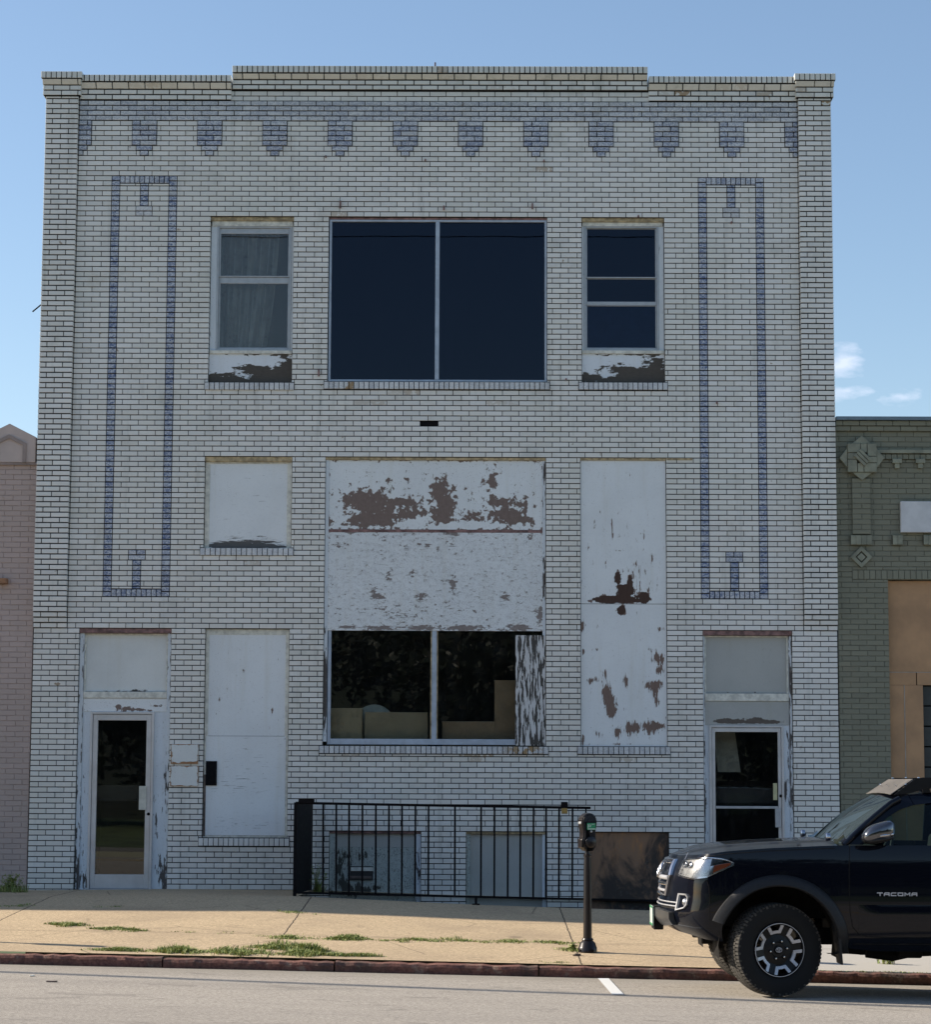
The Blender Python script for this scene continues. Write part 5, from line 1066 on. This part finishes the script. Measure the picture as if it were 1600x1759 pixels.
for s_ in (-1, 1):
    mb = MB(); y0_ = s_*.72; y1_ = s_*.955
    mb.add([(.46, y0_, .60), (.475, y1_, .62), (.505, y1_, .27), (.505, y0_, .27), (.475, y0_, .60), (.50, y1_, .62), (.525, y1_, .268), (.525, y0_, .268)], [(0, 1, 2, 3), (7, 6, 5, 4), (0, 4, 5, 1), (1, 5, 6, 2), (2, 6, 7, 3), (3, 7, 4, 0)])
    mb.build('mud_flap', M_plastic, TR, bevel=.004)
# ---- front face
def patch(name, mat, taus, zlo, zhi, off, parent=TR, nz_=6, edge=.004, smooth=40, mir=False):
    mb = MB(); rows = []; n_ = nz_
    for k in range(-1, n_+2):
        kk = min(max(k, 0), n_)/n_; o_ = off if 0 <= k <= n_ else -.004
        row = []
        for i, t in enumerate(taus):
            z = zlo(t)+(zhi(t)-zlo(t))*kk; row.append(surf(-t, z, o_))
        row = [surf(-taus[0], row[0].z, -.004)]+row+[surf(-taus[-1], row[-1].z, -.004)]; rows.append(row)
    mb.grid(rows)
    if mir:
        o_ = MB(); o_.v = [(x, -y, z) for x, y, z in mb.v]; o_.f = [f[::-1] for f in mb.f]; mb.add(o_.v, o_.f)
    return mb.build(name, mat, parent, smooth=smooth)
ty = tau_of_y; tx_ = tau_of_x; lin = lambda a, b, n_: [a+(b-a)*k/n_ for k in range(n_+1)]
# grille: chrome hexagonal surround, dark mesh and bars
gr = empty('grille', (0, 0, 0), TR)
hexo = [(-.37, 1.115), (.37, 1.115), (.43, .98), (.33, .80), (-.33, .80), (-.43, .98)]
def on(y, z, off): return surf((1 if y >= 0 else -1)*ty(abs(y)), z, off)
def ring(poly, w_, off, th):
    mb = MB(); pts = []
    n_ = len(poly); dens = []
    for i in range(n_):
        a, b = poly[i], poly[(i+1) % n_]
        for k in range(10): dens.append((a[0]+(b[0]-a[0])*k/10, a[1]+(b[1]-a[1])*k/10))
    cz_ = sum(p[1] for p in dens)/len(dens)
    def off_in(p, d): L = math.hypot(p[0], p[1]-cz_); return (p[0]*(1-d/L), cz_+(p[1]-cz_)*(1-d/L))
    rows = []
    for p in dens+[dens[0]]:
        q = off_in(p, w_); m_ = off_in(p, w_*.5); rows.append([on(*p, off-th), on(*p, off), on(*m_, off+.012), on(*q, off), on(*q, off-th-.02)])
    mb.grid(rows); return mb
ring(hexo, .026, .022, .03).build('grille_surround', M_chrome, gr, smooth=40)
mb = MB(); rows = []
for k in range(9):
    z = .80+.32*k/8; hw = .40+.075*(1-abs(z-.98)/.18) if z > .8 else .36; hw = lerp([(.80, .31), (.98, .41), (1.12, .35)], z); rows.append([on(hw*(j/12*2-1), z, -.012 if 0 < k < 8 else .0) for j in range(13)])
mb.grid(rows); mb.build('grille_mesh', plain('grille_mesh', (.04, .042, .045), .45, .4, var=.4, sc_=90), gr, smooth=40)
for z, r_, mt_ in ((1.085, .016, M_chrome), (.955, .020, M_silver), (.90, .014, M_chrome), (.845, .012, M_silver)):
    hw = lerp([(.80, .30), (.98, .39), (1.12, .34)], z); MB().tube([on(hw*(j/12*2-1), z, .012) for j in range(13)], r_, 8).build('grille_bar', mt_, gr, smooth=60)
# oval emblem of three rings
def rings(mb, f_, s_):
    def ell(cx, cz, rx, rz, r_): mb.tube([f_(cx+rx*math.cos(a), cz+rz*math.sin(a)) for a in [2*math.pi*k/28 for k in range(28)]], r_*s_, 6, closed=True)
    ell(0, 0, .075*s_, .052*s_, .007); ell(0, 0, .024*s_, .050*s_, .006); ell(0, .022*s_, .050*s_, .024*s_, .006)
mb = MB(); rings(mb, lambda y, z: on(y, 1.02+z, .035), 1.3); mb.build('emblem', M_chrome, gr, smooth=60)
# valance between grille and bumper, dark intake with fins, lower bumper bar
patch('lower_grille', M_under, lin(0, ty(.58), 12), lambda t: .70, lambda t: .79, -.001, mir=True)
for z in (.725, .755): MB().tube([on(.60*(j/16*2-1), z, .008) for j in range(17)], .006, 6).build('intake_fin', M_silver, TR, smooth=60)
patch('bumper_bar', plain('grey_bumper_bar', (.075, .077, .078), .35, .4, var=.2), lin(0, ty(.55), 12), lambda t: .545+.06*(t/.6)**2*.4, lambda t: .70-.03*(t/.6), .045, mir=True, edge=.01)
mb = MB(); rows = []
# fog lamps in bright surrounds
for s_ in (-1, 1):
    def on2(y, z, off): return surf(s_*ty(y), z, off)
    fo = [(.60, .835), (.735, .835), (.765, .81), (.765, .745), (.73, .715), (.60, .69)]
    mb = MB(); n_ = len(fo); cy_, cz_ = .68, .765; rows = []
    for i in range(n_+1):
        p = fo[i % n_]; q = (cy_+(p[0]-cy_)*.82, cz_+(p[1]-cz_)*.82); r__ = (cy_+(p[0]-cy_)*.5+.02, cz_+(p[1]-cz_)*.5); rows.append([on2(*p, 0), on2(*p, .016), on2(*q, .014), on2(*q, .004), on2(*r__, -.05)])
    mb.grid(rows); fg = mb.build('fog_lamp', plain('grey_lamp_surround', (.32, .32, .33), .4, .3), TR)
    c = on2(.715, .765, -.0); M4 = Matrix.Translation(c) @ Matrix.Rotation(R(-90), 4, 'Y') @ Matrix.Rotation(R(s_*22), 4, 'X')
    l_ = MB(); l_.lathe([(0, .022), (.022, .018), (.034, .006), (.036, -.02), (0, -.04)], 20, M4); l_.build('fog_lens', M_refl, fg, smooth=50)
# headlamps
zl_ = lambda t: lerp([(ty(.53), 1.02), (ty(.57), .985), (ty(.66), .975), (ty(.8), .965), (tx_(-.60), .985), (tx_(-.52), 1.025), (tx_(-.38), 1.088)], t)
zh_ = lambda t: lerp([(ty(.53), 1.105), (ty(.58), 1.118), (ty(.75), 1.128), (tx_(-.60), 1.138), (tx_(-.50), 1.132), (tx_(-.42), 1.118), (tx_(-.375), 1.098)], t)
T0, T1 = ty(.56), tx_(-.385); tmid = tx_(-.585)
for s_ in (-1, 1):
    hlp = empty('headlamp', (0, 0, 0), TR)
    def pt(name, mat, a, b, off, lo, hi, n_=14, sm=45):
        mb = MB(); rows = []; N = 6
        for k in range(-1, N+2):
            kk = min(max(k, 0), N)/N; row = []
            for t in lin(a, b, n_): z = lo(t)+(hi(t)-lo(t))*kk; row.append(surf(s_*t, z, off if 0 <= k <= N else off-.03))
            row = [surf(s_*a, row[0].z, off-.03)]+row+[surf(s_*b, row[-1].z, off-.03)]; rows.append(row)
        mb.grid(rows); return mb.build(name, mat, hlp, smooth=sm)
    pt('lamp_rim', M_chrome, T0-.006, T1+.012, .003, lambda t: zl_(t)-.008, lambda t: zh_(t)+.007)
    pt('lamp_bowl', M_refl, T0+.006, tmid, .006, lambda t: zl_(t)+.006, lambda t: zh_(t)-.006)
    pt('lamp_shade', M_under, tmid, T1, .007, lambda t: (zl_(t)+zh_(t))/2+.008, lambda t: zh_(t)-.003)
    pt('turn_signal', M_amber, tmid+.035, T1-.02, .010, lambda t: zl_(t)+.008, lambda t: (zl_(t)+zh_(t))/2+.006, 10)
    for dt, rr_ in ((.095, .036), (.19, .030)):
        c = surf(s_*(T0+dt), 1.068, .0); ln_ = MB(); nrm = (surf(s_*(T0+dt), 1.068, .03)-c).normalized(); M4 = Matrix.Translation(c) @ nrm.to_track_quat('Z', 'Y').to_matrix().to_4x4()
        ln_.lathe([(0, .020), (rr_*.5, .018), (rr_*.8, .012), (rr_, .006), (rr_*1.15, .016), (rr_*1.25, .010)], 22, M4); ln_.build('projector', M_chrome if dt > .1 else plain('smoky_lens', (.10, .11, .13), .1, .2, coat=1), hlp, smooth=35)
    for k in range(4): a = T0+.035; z = 1.00+.03*k; MB().tube([surf(s_*a, z, .008), surf(s_*(a+.02), z, .010), surf(s_*(a+.035), z+.002, .009)], .004, 6).build('reflector_rib', M_chrome, hlp)
    pt('lens', M_lens, T0-.002, T1+.004, .022, lambda t: zl_(t)-.002, lambda t: zh_(t)+.002)
# number plate on its holder
npg = tag(empty('number_plate', (0, 0, 0), TR)); mb = MB(); mb.box(-.985, -.90, -.13, .13, .50, .70, .008); mb.build('plate_holder', M_under, npg)
mb = MB(); mb.box(-.996, -.987, -.155, .155, .535, .70, .002); mb.build('plate', plain('pale_green_plate', (.52, .60, .52), .45), npg)
mb = MB(); mb.box(-.9985, -.9965, -.155, .155, .682, .70); mb.box(-.9985, -.9965, -.155, .155, .535, .552); mb.box(-.9985, -.9965, -.155, -.148, .553, .681); mb.build('plate_border', plain('green_print', (.03, .20, .08), .5), npg)
# ---- cab
gh = empty('cab', (0, 0, -.032), TR)
def yg(z): return .868-.40*max(0, z-1.27)*(1 if z < 1.66 else 1.0)-(0 if z < 1.64 else (z-1.64)*.7)
outer_f = [(.58, 1.285), (.66, 1.37), (.78, 1.475), (.90, 1.575), (1.02, 1.655), (1.16, 1.705), (1.32, 1.725), (1.6, 1.735), (1.6, 1.285)]
inner_f = [(.72, 1.285), (.76, 1.34), (.86, 1.445), (.955, 1.52), (1.06, 1.58), (1.17, 1.615), (1.32, 1.635), (1.545, 1.64), (1.545, 1.285)]
outer_r = [(1.6, 1.285), (1.6, 1.735), (1.9, 1.735), (2.2, 1.725), (2.38, 1.70), (2.46, 1.62), (2.50, 1.45), (2.52, 1.285)]
inner_r = [(1.66, 1.285), (1.66, 1.64), (1.9, 1.645), (2.1, 1.635), (2.26, 1.61), (2.34, 1.55), (2.37, 1.42), (2.38, 1.285)]
mb = MB(); gm_ = MB()
for s_ in (-1, 1):
    for O_, I_ in ((outer_f, inner_f), (outer_r, inner_r)):
        Po = [(x, s_*yg(z), z) for x, z in O_]; Pi = [(x, s_*(yg(z)+.002), z) for x, z in I_]; Pd = [(x, s_*(yg(z)-.025), z) for x, z in I_]; n_ = len(Po)
        f1 = [(i, i+1, n_+i+1, n_+i) for i in range(n_-1)]; f2 = [(n_+i, n_+i+1, 2*n_+i+1, 2*n_+i) for i in range(n_-1)]; mb.add(Po+Pi+Pd, f1+f2)
        MB().prism(I_, s_*(yg(1.285)-.018), s_*(yg(1.285)-.018)).build('side_glass', M_cgl, gh) if False else MB().add([(x, s_*(yg(z)-.018), z) for x, z in I_], [tuple(range(n_))]).build('side_glass', M_cgl, gh)
rows = []
for x, z in outer_f[4:8]+outer_r[2:6]:
    w_ = yg(z); rows.append([(x+.10*(1-v_*v_)*(-1 if x < 1.3 else 0)*.6, w_*v_, z+.035*(1-v_*v_)) for v_ in [k/8-1 for k in range(17)]])
mb.grid(rows)
mb.build('cab_shell', M_paint, gh, smooth=30)
b0 = lambda v: Vector((.58-.13*(1-v*v), .86*v, 1.285+.035*(1-v*v))); b1 = lambda v: Vector((1.02-.06*(1-v*v), .71*v, 1.66+.035*(1-v*v)))
mb = MB(); mb.grid([[b0(k/8-1).lerp(b1(k/8-1), j/6)+Vector((-.02, 0, .02))*math.sin(math.pi*j/6) for k in range(17)] for j in range(7)]); mb.build('windscreen', M_cgl, gh, smooth=60)
for s_ in (-1, 1): MB().tube([(.56, s_*.865, 1.28), (.70, s_*.83, 1.41), (.84, s_*.785, 1.525), (.98, s_*.735, 1.63), (1.06, s_*.71, 1.67)], .026, 8).build('windscreen_pillar', M_paint, gh, smooth=60)
mb = MB(); mb.grid([[(2.52-(0 if j == 0 else .10), .8*(k/4-1), 1.285+.40*j) for k in range(9)] for j in range(2)]); mb.build('rear_glass', M_cgl, gh)
# cabin furniture
it = plain('cabin_trim', (.028, .028, .03), .8, var=.3); mb = MB(); mb.box(.60, .95, -.78, .78, 1.08, 1.27, .04); mb.box(.55, 2.5, -.84, .84, .5, .62)
mb.build('dashboard', it, gh)
mb = MB()
for s_ in (-1, 1):
    for xs_ in (1.55, 2.15):
        y = s_*.38; mb.box(xs_-.05, xs_+.08, y-.23, y+.23, .8, 1.36, .04, Matrix.Translation((xs_, 0, 1)) @ Matrix.Rotation(R(8), 4, 'Y') @ Matrix.Translation((-xs_, 0, -1))); mb.box(xs_+.02, xs_+.12, y-.11, y+.11, 1.38, 1.54, .03)
mb.build('seat', it, gh)
mb = MB(); mb.tube([(.98+.06*math.sin(a), -.38+.18*math.cos(a), 1.17+.17*math.sin(a)) for a in [2*math.pi*k/20 for k in range(20)]], .014, 6, closed=True); mb.build('steering_wheel', it, gh)
# door mirrors
for s_ in (-1, 1):
    mr = empty('door_mirror', (.825, s_*1.05, 1.350), TR)
    bm = bmesh.new(); bmesh.ops.create_uvsphere(bm, u_segments=24, v_segments=14, radius=1)
    for p in bm.verts:
        x, y, z = p.co; q = lambda t, e: math.copysign(abs(t)**e, t); x, y, z = q(x, .62), q(y, .75), q(z, .72); zz = z*.082+(.018 if z > 0 else 0)*x
        p.co = (x*.125+(-.02*(1-z) if x < 0 else 0), y*.105, zz+.012+.02*x)
    mp_ = MB(); mp_.bm(bm); mp_.build('mirror_shell', M_chrome if False else plain('gloss_mirror_shell', (.10, .10, .11), .12, .85, coat=1), mr, smooth=70)
    bm = bmesh.new(); bmesh.ops.create_uvsphere(bm, u_segments=24, v_segments=10, radius=1)
    for p in bm.verts: x, y, z = p.co; p.co = (x*.128-.005, y*.108, -.045+z*.034+.02*x)
    MB().bm(bm).build('mirror_base', M_plastic, mr, smooth=70)
    mb = MB(); mb.tube([(-.125, s_*.0, -.028), (-.06, s_*.085, -.02), (.03, s_*.102, -.010), (.10, s_*.075, .0)], .009, 6); mb.build('mirror_trim', M_chrome, mr, smooth=60)
    mb = MB(); mb.box(-.10, .04, -s_*.20 if s_ > 0 else .02, -.02 if s_ > 0 else .20, -.075, -.03, .012); mb.build('mirror_arm', M_plastic, mr)
    pl_ = MB(); pl_.lathe([(0, .0), (.03, .01), (.036, .04), (.03, .05), (0, .052)], 18, Matrix.Translation((.47, s_*.76, 1.315)) @ Matrix.Rotation(R(-90), 4, 'Y')); pl_.prism([(.50, 1.28), (.60, 1.27), (.57, 1.34)], s_*.74, s_*.78); pl_.box(.49, .53, s_*.76-.01, s_*.76+.01, 1.24, 1.30)
    pl_.build('pod_light', M_chrome, TR, smooth=40)
# roof rack with slanted wind fairing
rk = empty('roof_rack', (0, 0, -.032), TR)
mb = MB(); A = [Vector((1.00, y, 1.705+.012*(1-(y/.62)**2))) for y in (-.62, -.3, 0, .3, .62)]; Bt = [Vector((1.20, y*.95, 1.835)) for y in (-.62, -.3, 0, .3, .62)]
mb.grid([A, Bt]); mb.build('fairing', plain('dusty_sunlit_fairing', (.16, .145, .13), .5, .3, var=.15), rk, solid=.006)  # dusty grey, made lighter for the sun on the slanted face
mb = MB()
for s_ in (-1, 1):
    mb.prism([(1.02, 1.70), (1.20, 1.835), (1.27, 1.85), (2.45, 1.85), (2.50, 1.80), (2.50, 1.775), (1.36, 1.775), (1.16, 1.715)][::-1], s_*.655-.006, s_*.655+.006)
for k in range(7): mb.box(1.32+k*.19, 1.38+k*.19, -.65, .65, 1.80, 1.825, .003)
for s_ in (-1, 1):
    for x in (1.30, 2.3): mb.box(x-.03, x+.03, s_*.63-.02, s_*.63+.02, 1.72, 1.79)
mb.build('rack_frame', M_black, rk, bevel=.002)
mb = MB()
for x, z in ((1.13, 1.79), (1.24, 1.846), (1.36, 1.85)):
    for s_ in (-1, 1): mb.lathe([(0, .008), (.009, .006), (.010, 0), (0, 0)], 10, Matrix.Translation((x, s_*.62, z)))
for k in range(9): mb.lathe([(0, .003), (.008, .0)], 8, Matrix.Translation((1.075+.012*(k % 3), -.5+k*.125, 1.775+.008*(k % 3))) @ Matrix.Rotation(R(-55), 4, 'Y'))
mb.build('rack_bolts', M_chrome, rk, smooth=40)
# load bed
mb = MB(); mb.grid([[(x, y, 1.29+(.0 if abs(y) > .8 else -.06)) for y in (-.93, -.82, -.80, 0, .80, .82, .93)] for x in (2.54, 4.42)]); mb.build('bed_cover', M_plastic, TR)
# door handle and badge
for s_ in (-1,):
    for x in (1.40, 2.28): MB().tube([surf(-tx_(x-.08), 1.12, .0), surf(-tx_(x-.06), 1.12, .035), surf(-tx_(x+.06), 1.12, .035), surf(-tx_(x+.08), 1.12, .0)], .012, 8).build('door_handle', M_paint, TR, smooth=60)
# lettering on the door: wide square letters
ST = {'T': [[(0, 1), (1, 1)], [(.55, 1), (.55, 0)]], 'A': [[(0, 0), (0, .6), (.2, 1), (1, 1), (1, 0)], [(0, .42), (1, .42)]], 'C': [[(1, 1), (.2, 1), (0, .7), (0, 0), (1, 0)]],
      'O': [[(0, .2), (0, 1), (1, 1), (1, 0), (.15, 0), (0, .2)]], 'M': [[(0, 0), (0, 1), (.5, .35), (1, 1), (1, 0)]]}
bd = MB(); xw, zh = .040, .022; x = (1508-1342)/203.4
for ch in 'TACOMA':
    for stroke in ST[ch]:
        pts = [surf(-tx_(x+px_*xw), .838+pz*zh, .022) for px_, pz in stroke]
        for a, b in zip(pts, pts[1:]):
            d = (b-a).normalized(); n_ = Vector((0, 1, 0)); u = d.cross(n_).normalized()*.0042; e = d*.0038; o_ = Vector((0, -.004, 0))
            bd.add([a-u-e, b-u+e, b+u+e, a+u-e, a-u-e+o_, b-u+e+o_, b+u+e+o_, a+u-e+o_], [(4, 5, 6, 7), (0, 4, 7, 3), (1, 2, 6, 5), (0, 1, 5, 4), (3, 7, 6, 2)])
    x += xw+.0175
bd.build('badge_lettering', M_silver, TR)
# ---- wheels
def wheel_parts(parent):
    RT, RW = .385, .262
    N = 76; mb = MB(); prof = [(.215, .095), (.24, .118), (.29, .131), (.335, .131), (.373, .127)]
    vs = []
    for s_ in (-1, 1): mb.lathe([(r_, s_*w_) for r_, w_ in prof], 64)
    mb.lathe([(.373, .127), (.376, .115), (.376, -.115), (.373, -.127)], 64); mb.cur = 0
    mb.build('tyre', M_rubber, parent, smooth=35)
    tb = MB(); bands = [(-.130, -.082, 0, .62), (-.076, -.030, .5, .78), (-.024, .024, .2, .80), (.030, .076, .7, .78), (.082, .130, .3, .62)]
    for w0, w1, ph, fill in bands:
        for k in range(N):
            a0, a1 = 2*math.pi*(k+ph)/N, 2*math.pi*(k+ph+fill)/N; edge_ = abs(w0) > .12 or abs(w1) > .12; P = []
            for w_ in (w0, w1):
                ro = RT-.008 if abs(w_) > .12 else RT; am = (.25 if (w_ > 0) else -.25)*2*math.pi/N*.6
                for r_ in (.368, ro):
                    for a in (a0+am, a1+am): P.append((r_*math.cos(a), r_*math.sin(a), w_))
            tb.add(P, [(2, 3, 7, 6), (0, 2, 6, 4), (3, 1, 5, 7), (0, 1, 3, 2), (6, 7, 5, 4)])
            if edge_:
                s_ = 1 if w1 > .12 else -1; am = s_*.25*2*math.pi/N*.6
                if k % 2 == 0:
                    Q_ = [(r_*math.cos(a), r_*math.sin(a), s_*w_) for r_, w_ in ((.376, .130), (.355, .1325), (.355, .130)) for a in (a0+am, a1+am)]; tb.add(Q_, [(0, 1, 3, 2), (2, 3, 5, 4)])
    tb.build('tread', M_tread, parent)
    # rim: outer face toward +z here
    mb = MB(); mb.lathe([(.219, .118), (.222, .122), (.214, .124), (.206, .112), (.200, .06), (.19, -.12), (.215, -.125)], 56)
    mb.lathe([(.0, .088), (.060, .088), (.065, .082), (.110, .078), (.138, .070), (.140, .03)], 48)
    for k in range(6):
        c = k*math.pi/3+R(39)+math.pi/6; hw0, hw1 = R(23), R(17)
        P = [(.13*math.cos(c-hw0), .13*math.sin(c-hw0), .074), (.13*math.cos(c+hw0), .13*math.sin(c+hw0), .074), (.214*math.cos(c+hw1), .214*math.sin(c+hw1), .100), (.214*math.cos(c-hw1), .214*math.sin(c-hw1), .100)]
        P += [(x, y, .03) for x, y, z in P]; mb.add(P, [(0, 1, 2, 3), (1, 0, 4, 5), (2, 1, 5, 6), (3, 2, 6, 7), (0, 3, 7, 4)])
    mb.build('rim', M_black, parent, smooth=30)
    sv = MB()
    for k in range(6):
        c = k*math.pi/3+R(39); path = [(.216, -R(15.5)), (.146, -R(14.0)), (.146, R(14.0)), (.216, R(15.5))]; w_ = .0115
        def pol(r_, a, z): return Vector((r_*math.cos(c+a), r_*math.sin(c+a), z))
        def zz_(r_): return .082+(r_-.13)*.32
        # two arms and the inner bar, as flat raised strips
        for sgn in (-1, 1):
            w_ = .0135; a0, a1 = R(13)*sgn, R(18.5)*sgn; q = [(.138, a0-sgn*w_/.14), (.138, a0+sgn*w_/.14), (.217, a1+sgn*w_/.217), (.217, a1-sgn*w_/.217)]
            T_ = [pol(r_, a, zz_(r_)+.006) for r_, a in q]; Bo = [pol(r_, a, zz_(r_)-.02) for r_, a in q]; sv.add(T_+Bo, [(0, 1, 2, 3), (0, 3, 7, 4), (1, 0, 4, 5), (2, 1, 5, 6), (3, 2, 6, 7)])
        for i in range(4):
            a0 = R(-13)+R(26)*i/4; a1 = R(-13)+R(26)*(i+1)/4; q = [(.136, a0), (.136, a1), (.160, a1), (.160, a0)]
            T_ = [pol(r_, a, zz_(r_)+.0055) for r_, a in q]; Bo = [pol(r_, a, zz_(r_)-.02) for r_, a in q]; sv.add(T_+Bo, [(0, 1, 2, 3), (1, 0, 4, 5), (3, 2, 6, 7)])
    sv.lathe([(.2155, .1245), (.2195, .1248), (.2215, .122)], 56); sv.build('spoke_face', M_silver, parent)
    lg = MB()
    for k in range(6): a = k*math.pi/3+R(39)+math.pi/6; lg.lathe([(0, .108), (.007, .107), (.011, .100), (.0115, .083)], 8, Matrix.Translation((.075*math.cos(a), .075*math.sin(a), 0)))
    lg.build('wheel_nut', M_chrome, parent, smooth=30)
    cp = MB(); cp.lathe([(0, .104), (.030, .102), (.036, .094), (.037, .085)], 24); cp.build('hub_cap', M_black, parent, smooth=40)
    em = MB(); rings(em, lambda x, y: Vector((x, y, .1055)), .36); em.build('hub_emblem', M_silver, parent)
for c, steer in ((0, R(16)), (3.24, 0)):
    for s_ in (-1, 1):
        w_ = empty('wheel', (c, s_*.80, .384), TR)
        # wheel local +z must look outward (world y = s_)
        rot = Matrix.Rotation(steer, 4, 'Z') @ Matrix.Rotation(R(90 if s_ < 0 else -90), 4, 'X'); w_.matrix_local = Matrix.Translation((c-(.03 if c == 0 else 0), s_*.80, .384)) @ rot; wheel_parts(w_)
